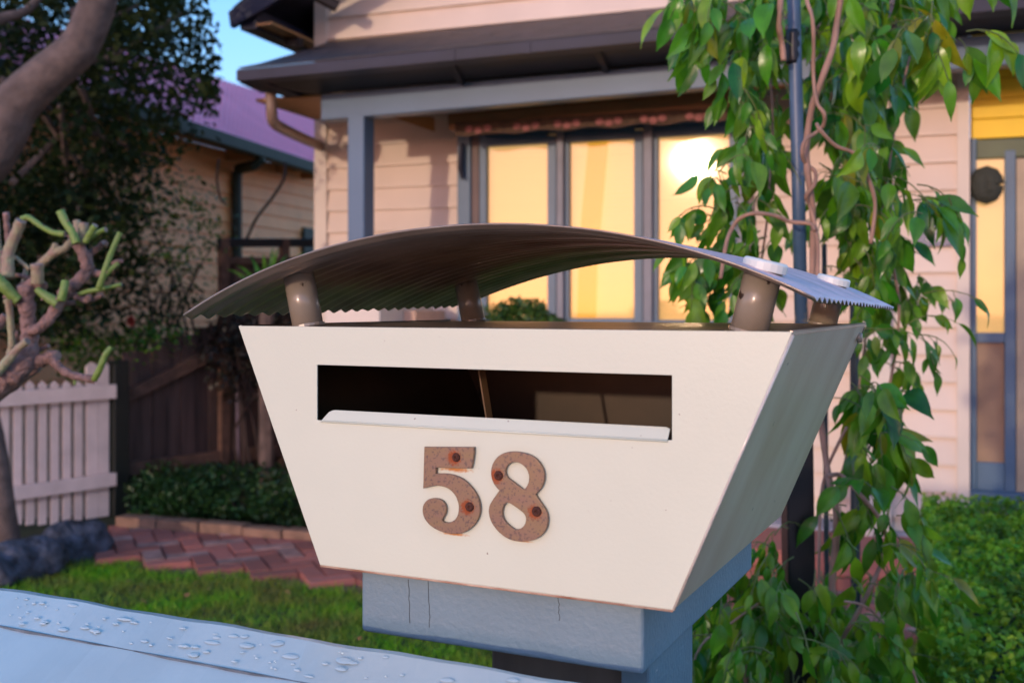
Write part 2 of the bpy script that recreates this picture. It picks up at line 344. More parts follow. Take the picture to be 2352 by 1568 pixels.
# path: herringbone bricks on a sand bed
bed = [gp(-.45, -.06), gp(6.4, -.06), gp(6.4, .92), gp(-.45, .92)]
path = obj('path', [Vector((p.x, p.y, .004)) for p in bed] , [[0, 1, 2, 3]], m_mortar, kind='structure')
BL, BW = .225, .108
def brick_mesh(m):
    q = MB(); l, w_ = BL / 2 - .004, BW / 2 - .004
    q.hexa([Vector((-l, -w_, 0)), Vector((l, -w_, 0)), Vector((l, w_, 0)), Vector((-l, w_, 0))], [Vector((-l + .004, -w_ + .004, .03)), Vector((l - .004, -w_ + .004, .03)), Vector((l - .004, w_ - .004, .03)), Vector((-l + .004, w_ - .004, .03))])
    me = bpy.data.meshes.new('brick'); me.from_pydata(q.v, [], q.f); me.materials.append(m); return me
bm1, bm2 = brick_mesh(m_brick), brick_mesh(m_brickp)
ang0 = math.atan2(Gu.y, Gu.x); nb = 0
cand = []
for i in range(-30, 60):
    for j in range(-30, 60):
        # herringbone at 45 degrees to the path
        for k in (0, 1):
            a = (i * BW + (j * 2) * BW) ; 
            x = i * BW + j * BW * 2 if k == 0 else i * BW + j * BW * 2
            if k == 0: lx, ly = i * BW + 2 * j * BW * 2 / 2 * 2 - 0, i * BW
            lx0 = i * BW + j * 4 * BW / 1.0 * .5 * 2
            # horizontal brick covers [x, x+2]x[y, y+1]; vertical covers [x+2?]; standard diagonal stair
            X = i + 4 * j; Yc = i
            if k == 0: cx_, cy_, r_ = X + 1.0, Yc + .5, 0
            else: cx_, cy_, r_ = X + 2.5 - 0, Yc + 1.0 - 1.0 + 0, math.pi / 2
            cand.append((cx_ * BW, cy_ * BW, r_))
seen = set()
for cx_, cy_, r_ in cand:
    a = (cx_ - cy_) * .7071; b = (cx_ + cy_) * .7071
    a += 1.0; b -= .4
    if not (-.42 < a < 6.3 and .0 < b < .86): continue
    p = gp(a, b, .006 + rnd.uniform(-.002, .004))
    if (p - CAM).xy.length < 1 or abs(p.x) > p.y * .56 + .3: continue
    o = bpy.data.objects.new('brick', bm2 if rnd.random() < .25 else bm1); COL.objects.link(o); o.parent = path
    o.location = p - wloc(path); o.rotation_euler = (0, 0, ang0 + math.pi / 4 + r_ + rnd.uniform(-.015, .015)); nb += 1
print('path bricks', nb)
# pale brick edging along the bed
e0, e1 = gnd(265, 1222), gnd(720, 1258); ed = (e1 - e0).normalized(); ep = Vector((-ed.y, ed.x, 0))
edge = empty('garden_edging', e0, 'low row of tan edging blocks along the dark garden bed beside the brick path', 'edging')
x = 0
for k in range(11):
    L_ = rnd.uniform(.24, .34); h = rnd.uniform(.082, .092)
    a = e0 + ed * x + ep * rnd.uniform(-.006, .006); b = a + ed * (L_ - .007)
    q = [a, b, b + ep * .10, a + ep * .10]
    MB().hexa(q, [p + Vector((0, 0, h)) for p in q]).out('block', m_edging, edge, bevel=.008); x += L_

# ------------------------------------------------------------------ the house
def img(o, **k): return o
house = empty('house', H.P(0, 5.8, 0), 'pink weatherboard cottage with blue trim and a dark veranda roof', 'house')
VW, VR, VB = 5.8, 5.5, 5.0
def board(fr, U0, U1, v, z, h, m, parent, name='board'):
    pr = lambda U: [fr.P(U, v + .012, z), fr.P(U, v - .022, z), fr.P(U, v - .022, z + .012), fr.P(U, v + .002, z + h + .004), fr.P(U, v + .012, z + h + .004)]
    MB().poly(pr(U0), fr.u * (U1 - U0)).out(name, m, parent)
UL = H.fp(737, 700, VW).dot(H.u); UBk = H.UZ(1985, 700, VW)[0]
zl = H.UZ(950, 480, VW)[1]; hb = .132
wall = MB().box(H, UL + .01, UBk + .3, VW + .012, VW + .1, 0, 3.9).out('wall', m_trim, house)
for k in range(-13, 20):
    z = zl + k * hb
    if z < .15: continue
    board(H, UL + .05, UBk, VW, z, hb, m_board, wall)
UR0, UR1 = H.UZ(1985, 700, VR)[0], H.UZ(2216, 700, VR)[0]
wr = MB().box(H, UR0 - .02, UR1, VR + .012, VR + .1, 0, 3.2).out('wall', m_trim, house)
zr = H.UZ(2130, 689, VR)[1]
for k in range(-9, 12):
    z = zr + k * .1313
    if z < .22: continue
    board(H, UR0, UR1 - .035, VR, z, .1313, m_board, wr)
MB().box(H, UL - .03, UL + .055, VW - .03, VW + .1, 0, 3.9).out('corner_board', m_trim, house)
MB().box(H, UR1 - .035, UR1 + .02, VR - .03, VR + .1, .22, 3.0).out('corner_board', m_trim, house)
U0 = H.UZ(1979, 700, VR - .1)[0]; U1 = H.UZ(2046, 700, VR - .1)[0]
MB().box(H, U0, U1, VR - .1, VR + .02, .18, 3.0).out('pilaster', m_trim, house, bevel=.004)
MB().box(H, UR0 - 1.2, UR1 + 1.6, VR - .05, VR + .2, 0, .205).out('plinth', m_plinth, house)

# veranda beam, post, low wall
def quadv(fr, v, pp, d, m=0, q=None): return (q or MB()).poly([fr.fp(x, y, v) for x, y in pp], fr.v * d, m)
quadv(H, VB, [(737, 276), (737, 218), (1573, 147), (2500, 58), (2500, 132), (2228, 156), (1690, 195)], .09).out('beam', m_beam, house, bevel=.004)
quadv(H, VW - .1, [(636, 243), (636, 222), (742, 232), (742, 254)], .04).out('fascia_board', m_beam, house)
a = H.UZ(800, 700, VB + .01); b = H.UZ(838, 700, VB + .01)
MB().box(H, a[0], b[0], VB + .0, VB + .12, 0, H.UZ(820, 262, VB)[1]).out('veranda_post', m_beam, house, bevel=.006)
lw = MB().box(H, H.UZ(741, 700, 4.9)[0], H.UZ(868, 700, 4.9)[0], 4.92, 5.6, 0, H.UZ(800, 703, 4.9)[1]).out('veranda_wall', m_trim, house, bevel=.006)
MB().box(H, H.UZ(872, 700, 5.2)[0], H.UZ(955, 700, 5.2)[0], 5.2, 5.6, 0, H.UZ(900, 713, 5.2)[1]).out('veranda_wall', mat('orange_lit_paint', (.62, .38, .26), .5), house, bevel=.006)  # orange light falling on this wall is put into its colour
# veranda ceiling: boards
zc = H.UZ(1200, 224, VB)[1]
for k in range(8):
    v0 = VB + .09 + k * .09
    if v0 + .088 > VW: break
    MB().box(H, UL, 3.6, v0, v0 + .086, zc + .10, zc + .115).out('ceiling_board', m_soffit, house)
# a triangular bracket under the ceiling
MB().poly([H.fp(895, 268, 5.3), H.fp(990, 300, 5.5), H.fp(990, 268, 5.5)], H.v * .05).out('eave_bracket', m_soffit, house)

# gutter and roof of the veranda
VG = 4.62
def gutter_pts(px, top, bot): return H.fp(px, top, VG), H.fp(px, bot, VG)
gl = [(543, 161, 186), (787, 137, 163), (1180, 98, 124.5), (1573, 60, 87), (2000, 18, 50), (2500, -32, 5)]
q = MB()
for (x0, t0, b0), (x1, t1, b1) in zip(gl[:-1], gl[1:]):
    A, B = H.fp(x0, b0, VG), H.fp(x1, b1, VG); C_, D_ = H.fp(x1, t1, VG), H.fp(x0, t0, VG)
    q.hexa([A, B, C_, D_], [A + H.v * .11, B + H.v * .11, C_ + H.v * .11, D_ + H.v * .11])
q.out('gutter', m_gutter, house)
c0 = H.fp(543, 186, VG); c1 = H.fp(543, 161, VG)
MB().hexa([c0 + H.v * .112, c0 + H.v * .112 + H.u * .1, c1 + H.v * .112 + H.u * .1, c1 + H.v * .112], [c0 + H.v * 1.3, c0 + H.v * 1.3 + H.u * .1, c1 + H.v * 1.3 + H.u * .1, c1 + H.v * 1.3]).out('gutter', m_gutter, house)
for px in (1213, 1630, 1040):             # gutter joint straps
    p = H.fp(px, HY, VG).dot(H.u); zt = H.UZ(px, 137 - .0975 * (px - 787) - 1, VG)[1]; zb = H.UZ(px, 163 - .0965 * (px - 787) + 1, VG)[1]
    MB().box(H, p - .012, p + .012, VG - .004, VG + .05, zb, zt).out('gutter_strap', m_gutter, house)
# dark soffit between gutter and beam
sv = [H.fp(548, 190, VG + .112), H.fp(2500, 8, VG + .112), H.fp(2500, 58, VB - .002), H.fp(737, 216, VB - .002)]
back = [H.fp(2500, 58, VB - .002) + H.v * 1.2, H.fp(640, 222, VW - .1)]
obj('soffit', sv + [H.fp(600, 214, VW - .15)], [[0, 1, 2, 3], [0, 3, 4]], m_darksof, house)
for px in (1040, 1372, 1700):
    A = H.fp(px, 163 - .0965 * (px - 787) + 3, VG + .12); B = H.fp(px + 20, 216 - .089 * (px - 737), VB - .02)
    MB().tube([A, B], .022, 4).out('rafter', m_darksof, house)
# roof: rows of flat tiles from the gutter to the gable wall
rt0 = [(548, 160), (750, 140), (1573, 60), (2500, -32)]; rt1 = [(716, 128), (757, 99), (1573, 18), (2500, -75)]
lo = [H.fp(x, y, VG + .03) for x, y in rt0]; hi = [H.fp(x, y, VW - .02) for x, y in rt1]
obj('roof', lo + hi, [[0, 1, 5, 4], [1, 2, 6, 5], [2, 3, 7, 6]], m_roofd, house); rf = bpy.data.objects['roof']
def lerp(a, b, t): return a + (b - a) * t
def along(P, t):                          # t 0..1 along polyline by U
    us = [p.dot(H.u) for p in P]; U = us[0] + (us[-1] - us[0]) * t
    for i in range(len(P) - 1):
        if U <= us[i + 1] or i == len(P) - 2: return lerp(P[i], P[i + 1], (U - us[i]) / (us[i + 1] - us[i]))
nrm = Vector((0, 0, 1)); tl = None
for r_ in range(5):
    for c_ in range(34):
        t0 = (c_ + .5 * (r_ % 2)) / 34; t1 = t0 + 1 / 34 - .0006
        if t1 > 1: continue
        s0, s1 = r_ / 5, (r_ + 1) / 5
        g = lambda t, s: lerp(along(lo, t), along(hi, t), s)
        A, B, C_, D_ = g(t0, s0), g(t1, s0), g(t1, s1), g(t0, s1)
        up = Vector((0, 0, .010 + rnd.uniform(-.001, .001))); u2 = Vector((0, 0, .004))
        MB().hexa([A + u2, B + u2, C_ + u2, D_ + u2], [A + up, B + up, C_ + u2 * 2, D_ + u2 * 2]).out('tile', m_roofd, rf)
# upper roof overhang on the left
quadv(H, 5.25, [(529, 63), (524, 28), (600, -30), (800, -150), (860, -150), (600, 24)], .04).out('barge_board', m_gutter, house)
z1 = H.UZ(552, 46, 5.3); z0 = H.UZ(552, 70, 5.3)
Ue = z1[0]
MB().box(H, Ue, Ue + .11, 5.3, 9.5, z1[1] - .06, z1[1] + .05).out('gutter', m_gutter, house)
MB().box(H, Ue + .11, UL - .03, 5.3, 9.5, z1[1] - .045, z1[1] - .03).out('soffit', m_soffit, house)
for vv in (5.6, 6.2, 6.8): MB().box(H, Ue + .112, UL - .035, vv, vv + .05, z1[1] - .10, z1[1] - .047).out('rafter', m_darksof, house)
obj('roof', [H.P(Ue - .02, 5.25, z1[1] + .06), H.P(Ue - .02, 9.5, z1[1] + .06), H.P(Ue + 4, 9.5, z1[1] + 2.6), H.P(Ue + 4, 5.25, z1[1] + 2.6)], [[0, 1, 2, 3]], m_roofd, house)
MB().tube([H.fp(690, -30, 5.35), H.fp(775, 16, 5.5)], .035, 6).out('roof_bracket', m_darksof, house)
MB().box(H, UL, UL + .1, VW + .1, 9.5, 0, 3.9).out('wall', m_board, house)
# cream downpipe from the gutter back to the wall
dp = [(622, 215, 4.9), (624, 255, 4.9), (628, 280, 4.95), (650, 296, 5.1), (700, 320, 5.5), (738, 338, 5.8), (745, 360, 5.84)]
P, r_ = smooth_path([H.fp(x, y, v) for x, y, v in dp], .031, 4)
MB().tube(P, r_, 12).out('downpipe', m_pipe, house, smooth=True)

# window: frame, sashes, panes, blinds, awning
win = MB().box(H, H.UZ(1050, 700, 5.64)[0], H.UZ(1080, 700, 5.64)[0], 5.64, 5.78, H.UZ(1060, 750, 5.64)[1], H.UZ(1060, 290, 5.64)[1]).out('window', m_white, house, bevel=.004)
def fbox(x0, x1, ya, yb, v0, v1, m, name, parent, bevel=.003, xm=None):
    xm = (x0 + x1) / 2; return MB().box(H, H.UZ(x0, 700, v0)[0], H.UZ(x1, 700, v0)[0], v0, v1, H.UZ(xm, yb, v0)[1], H.UZ(xm, ya, v0)[1]).out(name, m, parent, bevel=bevel)
fbox(1081, 1100, 292, 750, 5.66, 5.78, mat('jamb_brown', (.16, .11, .10), .6), 'frame', win)
for x0, x1 in ((1278, 1293), (1477, 1497), (1694, 1712)): fbox(x0, x1, 280, 750, 5.62, 5.78, mat('mullion_grey', (.20, .21, .25), .5), 'frame', win)
fbox(1050, 1714, 738, 758, 5.60, 5.78, m_white, 'sill', win)
fbox(1050, 1714, 262, 300, 5.66, 5.78, m_white, 'frame', win)
for (x0, x1, g0, g1, gt, gb, tt) in ((1101, 1277, 1117, 1257, 333, 728, 312), (1294, 1476, 1307, 1456, 323, 731, 300), (1498, 1693, 1511, 1674, 311, 735, 288)):
    v0, v1 = 5.655, 5.70
    fbox(x0, g0, tt, 745, v0, v1, m_white, 'frame', win); fbox(g1, x1, tt, 745, v0, v1, m_white, 'frame', win)
    fbox(g0, g1, tt, gt, v0 + .002, v1, m_white, 'frame', win); fbox(g0, g1, gb, 745, v0 + .002, v1, m_white, 'frame', win)
    fbox(g0 - 1, g1 + 1, gt - 1, gb + 1, 5.68, 5.684, m_glass, 'pane', win, bevel=0)
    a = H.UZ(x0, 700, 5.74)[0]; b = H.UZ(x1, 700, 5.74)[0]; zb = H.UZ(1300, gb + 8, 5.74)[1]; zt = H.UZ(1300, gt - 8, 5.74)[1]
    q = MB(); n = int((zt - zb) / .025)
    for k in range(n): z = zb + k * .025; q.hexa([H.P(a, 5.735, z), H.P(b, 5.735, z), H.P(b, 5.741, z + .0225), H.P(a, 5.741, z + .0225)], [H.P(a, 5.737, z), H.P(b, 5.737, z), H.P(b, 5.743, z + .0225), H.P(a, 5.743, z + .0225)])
    q.out('sunset_glow_sheet', m_glow_blind, win, kind='stuff')
q = MB(); q.poly([H.fp(x, y, 5.715) for x, y in [(1352, 315), (1398, 315), (1372, 600), (1368, 740), (1325, 740), (1330, 560)]], H.v * .01); q.out('sunset_glow_strip', m_glow_curtain, win)
aw = MB().poly([H.fp(x, y, 5.40) for x, y in [(1026, 262), (1030, 300), (1690, 250), (1690, 204)]], H.v * .2).out('awning_box', m_hood, house, bevel=.01)
q = MB()
top = [(1045 + i * 16.1, 282 - i * .93) for i in range(41)]; bot = [(x, y + 30 + 3 * math.sin(i * .9)) for i, (x, y) in enumerate(top)]
va = MB()
for i in range(40):
    A = [H.fp(*top[i], 5.39), H.fp(*top[i + 1], 5.39), H.fp(*bot[i + 1], 5.38), H.fp(*bot[i], 5.38)]; va.hexa(A, [p + H.v * .004 for p in A])
va = va.out('valance', m_val, aw)
for k, x in enumerate((1068, 1178, 1272, 1368, 1470, 1575)):
    for j in range(3):
        x0 = x + j * 21; y0 = 282 - (x0 - 1045) * .058 + 8 + (j % 2) * 4
        q = MB(); c = H.fp(x0 + 9, y0 + 8, 5.375); 
        q.poly([c + H.u * (.023 * math.cos(t)) + Vector((0, 0, .020 * math.sin(t))) for t in [i * math.pi / 4 for i in range(8)]], H.v * .003).out('flower_motif', m_pink, va)
MB().tube([H.fp(1060, 330, 5.6), H.fp(1057, 385, 5.6), H.fp(1062, 412, 5.6)], [.012, .018, .008], 8).out('awning_arm', m_gutter, house)

# number plaque on the right wall
pl = fbox(2106, 2192, 518, 566, VR - .030, VR - .018, mat('plaque_blue', (.07, .10, .19), .3, coat=.5), 'number_plaque', house, bevel=.003)
def text_part(s, px, py, v, size, m, parent, name, fr=H, depth=.002):
    c = bpy.data.curves.new(name, 'FONT'); c.body = s; c.size = size; c.extrude = depth; c.align_x = 'CENTER'; c.align_y = 'CENTER'; c.offset = .0015
    t = bpy.data.objects.new(name, c); me = bpy.data.meshes.new_from_object(t); bpy.data.objects.remove(t)
    o = bpy.data.objects.new(name, me); _fin(o, m, parent, None, None, None, None)
    p = fr.fp(px, py, v); o.location = p - wloc(parent); WL[o.name] = p
    o.rotation_euler = (R(90), 0, math.atan2(fr.u.y, fr.u.x)); return o
text_part('58', 2149, 540, VR - .033, .085, mat('plaque_white', (.62, .62, .58), .4), pl, 'numeral')

# front door side: ochre boards, sidelight, sill
VD = 5.58
yz0, yz1 = H.UZ(2280, 318, VD)[1], H.UZ(2280, 140, VD)[1]
k = 0; z = yz0
while z < yz1 + .35:
    MB().box(H, H.UZ(2229, 700, VD)[0], H.UZ(2500, 700, VD)[0], VD - .01 - .003 * (k % 2), VD + .04, z, z + .092).out('ochre_board', m_yellow, house, bevel=.003); z += .095; k += 1
door = fbox(2228, 2243, 318, 1145, VD - .03, VD + .06, m_white, 'sidelight', house)
fbox(2308, 2333, 345, 1145, VD - .03, VD + .06, m_white, 'frame', door)
fbox(2243.5, 2307.5, 1062, 1132, VD - .025, VD + .05, m_white, 'frame', door)
fbox(2243.5, 2307.5, 764, 787, VD - .025, VD + .05, m_white, 'frame', door)
fbox(2243.5, 2400, 318, 361, VD - .028, VD + .05, mat('yellow_glow_lintel', (.10, .13, .06), .5), 'frame', door)  # yellow glow on the blue-grey frame is put into this green
fbox(2228, 2420, 1133, 1150, VD - .09, VD + .06, m_white, 'sill', door)
fbox(2242, 2309, 360, 766, VD + .0, VD + .004, m_glass, 'pane', door, bevel=0)
fbox(2242, 2309, 352, 770, VD + .03, VD + .035, m_glow_blind, 'sunset_glow_sheet', door, bevel=0)  # glowing sheet added for the sunset reflected in the sidelight
fbox(2242, 2309, 786, 1064, VD, VD + .02, mat('panel_tan', (.36, .22, .13), .5), 'panel', door)
fbox(2334, 2460, 361, 1132, VD - .02, VD + .03, mat('door_cream', (.46, .36, .24), .5), 'front_door', house, bevel=.004)
# dark ring added before the sidelight pane, stands for a reflected tree
MB().tube([H.fp(2266 + 15 * math.cos(t), 425 + 22 * math.sin(t), VD - .06) for t in [i * .524 for i in range(13)]], .050, 8, cap=False).out('sidelight_reflection', mat('reflection_grey', (.05, .055, .04), .8, bump=.01, bs=60), house, smooth=True)
# porch floor
MB().box(H, H.UZ(760, 700, 4.95)[0], 3.8, 4.95, VW + .6, .004, .19).out('porch_floor', m_brick, house)
fl = bpy.data.objects['porch_floor']
fu0 = H.UZ(1560, 700, 4.94)[0]
for r_ in range(2):
    for c_ in range(9):
        a = fu0 + c_ * .235 + .11 * r_; MB().box(H, a, a + .225, 4.93, 4.949, .012 + r_ * .09, .092 + r_ * .09).out('brick', m_brick, fl, bevel=.003)

# ------------------------------------------------------------------ neighbouring house
nh = empty('neighbour_house', N.P(-5.3, 10, 0), 'orange weatherboard house with a mauve roof and dark green gutter, left of the cottage', 'house')
UG = -4.83
g0, g1 = N.up(-150, 82, UG), N.up(760, 384, UG)
q = [g0, g1, g1 - Vector((0, 0, .11)), g0 - Vector((0, 0, .11))]
MB().hexa(q, [p - N.u * .12 for p in q]).out('gutter', m_green, nh, bevel=.01)
r0, r1 = N.up(-150, -18, UG - 2.0), N.up(760, 262, UG - 2.0)
L0 = g0 - N.u * .06; L1 = g1 - N.u * .06
ns = 70; q = MB()
for i in range(ns * 4 + 1):
    t = i / (ns * 4); dz = Vector((0, 0, .018 * (1 if i % 4 < 2 else 0)))
    q.v += [lerp(L0, L1, t) + dz, lerp(r0, r1, t) + dz]
q.f = [[2 * i, 2 * i + 2, 2 * i + 3, 2 * i + 1] for i in range(ns * 4)]; q.m = [0] * len(q.f)
q.out('roof', m_nroof, nh)
UWn = UG - .42
w0, w1 = N.up(-220, 700, UWn), N.up(800, 700, UWn)
v0n, v1n = w0.dot(N.v), w1.dot(N.v); nz1 = g0.z - .10
wl = MB().add([N.P(UWn - .02, v0n, 0), N.P(UWn - .02, v1n, 0), N.P(UWn - .02, v1n, nz1), N.P(UWn - .02, v0n, nz1)], [[0, 1, 2, 3]]).out('wall', m_nboard, nh)
for k in range(22):
    z = .1 + k * .132
    if z > nz1 - .1: break
    pr = lambda v: [N.P(UWn - .012, v, z), N.P(UWn + .02, v, z), N.P(UWn + .003, v, z + .138), N.P(UWn - .012, v, z + .138)]
    MB().hexa(pr(v0n), pr(v1n)).out('board', m_nboard, wl)
MB().add([N.P(UG - .11, v0n, nz1 + .0), N.P(UG - .11, v1n, nz1), N.P(UWn, v1n, nz1), N.P(UWn, v0n, nz1)], [[0, 1, 2, 3]]).out('soffit', m_soffit, nh)
for px in (515, 632, 690):
    p = N.up(px, 400, UWn); MB().box(N, UWn, UG - .13, p.dot(N.v), p.dot(N.v) + .07, nz1 - .09, nz1 - .005).out('rafter', m_soffit, nh)
P_ = [N.up(598, 335, UG - .05), N.up(598, 368, UG - .05), N.up(585, 380, UG - .1), N.up(548, 388, UWn + .08), N.up(544, 400, UWn + .06), N.up(544, 560, UWn + .06), N.up(544, 800, UWn + .06)]
MB().tube(P_, .05, 8).out('downpipe', m_green, nh)
a, b = N.up(690, 700, UWn).dot(N.v), N.up(750, 700, UWn).dot(N.v); zt = N.up(715, 526, UWn).z
MB().box(N, UWn, UWn + .05, a, b, zt - 1.0, zt).out('window', m_green, nh)

# ------------------------------------------------------------------ side fence of palings, posts, pale gate
F0 = Vector((-2.45, 6.7, 0)); fd = Vector((.668, .744, 0)).normalized(); fn = Vector((fd.y, -fd.x, 0))   # fn faces the camera side
def fpt(px, py, off=0.0):
    r = ray(px, py); q = F0 + fn * off - CAM; t = q.dot(fn) / r.dot(fn); return CAM + r * t
fence = empty('paling_fence', F0, 'weathered dark brown paling fence behind the low shrubs, sloping up to full height', 'fence')
def topy(px): return 812 - (px - 280) * .345 if px < 505 else 592
s = 0
while True:
    a = F0 + fd * s; X = a.x / a.y * FOC + CX
    if X > 760: break
    wd = .098; b = a + fd * wd; ztop = fpt(X, topy(X)).z + rnd.uniform(-.012, .012)
    q = [a, b, b - fn * .018, a - fn * .018]; off = fn * (.0 if int(s / .1) % 2 else .012)
    q = [p + off for p in q]
    MB().hexa([p + Vector((0, 0, .03)) for p in q], [Vector((p.x, p.y, ztop)) for p in q]).out('paling', m_fence, fence); s += .102
def frail(p0, p1, h, off=.03, m=m_frail, name='rail', par=fence):
    A, B = fpt(*p0, off), fpt(*p1, off); q = [A, B, B - Vector((0, 0, h)), A - Vector((0, 0, h))]
    return MB().hexa(q, [p + fn * .04 for p in q]).out(name, m, par, bevel=.004)
frail((274, 900), (468, 806), .085); frail((468, 806), (560, 790), .085); frail((560, 790), (760, 776), .085)
frail((282, 1060), (740, 1006), .09)
frail((498, 548), (760, 548), .06, m=m_black, name='top_rail'); frail((498, 590), (760, 592), .05, name='top_rail')
for px in (500, 640): 
    A = fpt(px, 548, .03); MB().hexa([A, A + fd * .06, A + fd * .06 + fn * .05, A + fn * .05], [Vector((p.x, p.y, 0)) for p in (A, A + fd * .06, A + fd * .06 + fn * .05, A + fn * .05)]).out('fence_post', m_frail, fence)
bp0 = fpt(246, 826, .05); bp1 = fpt(281, 826, .05)
q = [bp0, bp1, bp1 + fn * .09, bp0 + fn * .09]
MB().hexa([Vector((p.x, p.y, 0)) for p in q], q).out('gate_post', mat('gatepost_black', (.008, .012, .010), .5), label='square black post between the pale picket gate and the dark paling fence', cat='post', bevel=.006)
gate = empty('picket_gate', fpt(130, 1210, .1), 'pale pink picket gate behind the pruned rose at the left edge', 'gate')
sA = fpt(-90, 890, .10); sB = fpt(240, 885, .10); Lg = (sB - sA).length; n = int(Lg / .072)
for i in range(n + 1):
    a = sA + fd * (i * .072); X = a.x / a.y * FOC + CX; t = fpt(X, 884, .10); b_ = fpt(X, 1206, .10)
    wd = .046 if i < n - 1 else .07
    z1_ = t.z if i < n - 1 else fpt(250, 838, .1).z; bz = max(.01, b_.z)
    v = []
    for z_ in (bz, z1_): v += [Vector((a.x, a.y, z_)), Vector((a.x, a.y, z_)) + fd * wd]
    pts_ = [v[0], v[1], v[3], (v[2] + v[3]) / 2 + Vector((0, 0, .022)), v[2]]
    MB().poly(pts_, -fn * .018).out('picket', m_picket, gate)
def grail(p0, p1, h):
    A, B = fpt(*p0, .12), fpt(*p1, .12); q = [A, B, B - Vector((0, 0, h)), A - Vector((0, 0, h))]
    MB().hexa(q, [p + fn * .035 for p in q]).out('rail', m_picket, gate, bevel=.004)
A = fpt(-90, 893, .085); B = fpt(252, 880, .085); A2 = fpt(-90, 1200, .085); B2 = fpt(252, 1180, .085)
MB().hexa([A, B, B2, A2], [p - fn * .01 for p in (A, B, B2, A2)]).out('backing_board', mat('backing_paint', (.42, .34, .27), .7, var=.15, ns=12), gate)
grail((-90, 905), (262, 882), .085); grail((-90, 1132), (262, 1084), .08)
A = fpt(545, 880, .14); MB().tube([A, Vector((A.x + .01, A.y, 0))], .012, 8).out('garden_stake', m_stake, label='thin pale lavender stake standing in front of the dark fence', cat='stake')

# ------------------------------------------------------------------ planting on the left
g2 = np.random.default_rng(11)
def blob(c, rx, ry, rz, n, g=g2, lump=.25):
    d = g.normal(size=(n, 3)); d /= np.linalg.norm(d, axis=1)[:, None]; rr = g.uniform(.55, 1.05, n)
    l = 1 + lump * np.sin(d[:, 0] * 5 + c[0] * 7) * np.cos(d[:, 2] * 4 + c[1] * 5)
    return np.asarray(c) + d * (rr * l)[:, None] * np.array([rx, ry, rz])
for i, (px, y, rx, rz, lab) in enumerate([(425, 6.75, .28, .17, 'dark green low shrub behind the tan edging blocks, left one'), (560, 6.45, .36, .19, 'dark green low shrub in the bed, the middle one beside the stake'), (705, 6.25, .30, .18, 'dark green low shrub partly hidden by the mailbox corner')]):
    c = at(px, 700, y); c.z = rz * .8
    sh = empty('low_shrub', Vector((c.x, c.y, 0)), lab, 'shrub', 'low shrubs in the garden bed')
    cloud('foliage', blob(c, rx * 1.15, .30, rz, 3000), .038, m_low, sh, seed=i)
    q = MB()
    for k in range(6): q.tube([Vector((c.x, c.y, 0)), Vector((c.x + rnd.uniform(-.15, .15), c.y + rnd.uniform(-.1, .1), rz))], [.008, .004], 5)
    q.out('stem', m_twig, sh)
c = at(330, 700, 6.7); gc = [(px, py) for px, py in sample_poly([(285, 1110), (330, 1080), (480, 1120), (480, 1195), (290, 1180)], 700)]
cloud('ground_cover', [list(at(px, py, 6.45 + rnd.uniform(-.2, .2))) for px, py in gc], .03, m_low, kind='stuff', label='sparse dark ground cover at the foot of the fence', cat='ground cover', seed=8)
# rocks
def rock(px, py, Y, rx, rz, lab, sd):
    p = at(px, py, Y); g = random.Random(sd); bm = bmesh.new(); bmesh.ops.create_icosphere(bm, subdivisions=3, radius=1)
    k = [g.uniform(2, 5) for _ in range(6)]
    for v in bm.verts:
        n_ = v.co.copy(); f = 1 + .16 * math.sin(n_.x * k[0] + k[1]) + .14 * math.sin(n_.y * k[2] + n_.z * k[3]) + .08 * math.sin(n_.z * k[4] * 2 + n_.x * 4)
        v.co = Vector((n_.x * rx * f, n_.y * rx * .8 * f, n_.z * rz * f))
    me = bpy.data.meshes.new('rock'); bm.to_mesh(me); bm.free(); me.polygons.foreach_set('use_smooth', [True] * len(me.polygons))
    o = bpy.data.objects.new('garden_rock', me); _fin(o, m_rock, None, lab, 'rock', 'rocks beside the brick path', None); o.location = (p.x, p.y, rz * .55); o.rotation_euler = (0, 0, g.uniform(0, 6))
rock(170, 1262, 5.45, .155, .13, 'rounded blue grey rock at the left end of the brick path', 1)
rock(60, 1290, 5.1, .15, .115, 'dark blue grey rock near the left edge below the gate', 2)
rock(115, 1275, 5.25, .085, .09, 'small tan grey rock wedged between two darker rocks', 3)
rock(-10, 1310, 4.9, .10, .09, 'blue grey rock cut by the left edge of the photo', 4)
# trunk near the left edge
P, r_ = smooth_path([gnd(20, 1300) + Vector((0, 0, -.02)), at(8, 1180, 5.25), at(-15, 1000, 5.3), at(-60, 800, 5.4), at(-90, 400, 5.4)], [.085, .06, .05, .05, .045])
tr2 = MB().tube(P, r_, 10).out('young_tree', m_bark, smooth=True, label='slim grey trunk at the far left beside the rocks', cat='tree')

# big tree: limb across the upper left corner, dark crown
tree = empty('dark_tree', (-4.3, 5.2, 0), 'large dark leafy tree with a thick grey limb across the upper left corner', 'tree')
Y0 = 5.2
P, r_ = smooth_path([Vector((-4.3, 5.2, -.02)), Vector((-4.1, 5.2, .8)), at(-250, 520, Y0), at(-60, 390, Y0), at(0, 312, Y0), at(37, 240, Y0), at(110, 171, Y0), at(172, 118, Y0), at(205, 60, Y0), at(228, -10, Y0), at(255, -150, Y0), at(270, -420, Y0 + .2)], [.22, .18, .143, .127, .12, .11, .10, .094, .088, .086, .078, .065], 5)
MB().tube(P, r_, 14).out('limb', m_bark, tree, smooth=True)
P, r_ = smooth_path([at(-80, 75, Y0), at(0, 44, Y0 + .1), at(67, 20, Y0 + .2), at(130, -60, Y0 + .3)], [.04, .03, .022, .018]); MB().tube(P, r_, 8).out('limb', m_bark, tree, smooth=True)
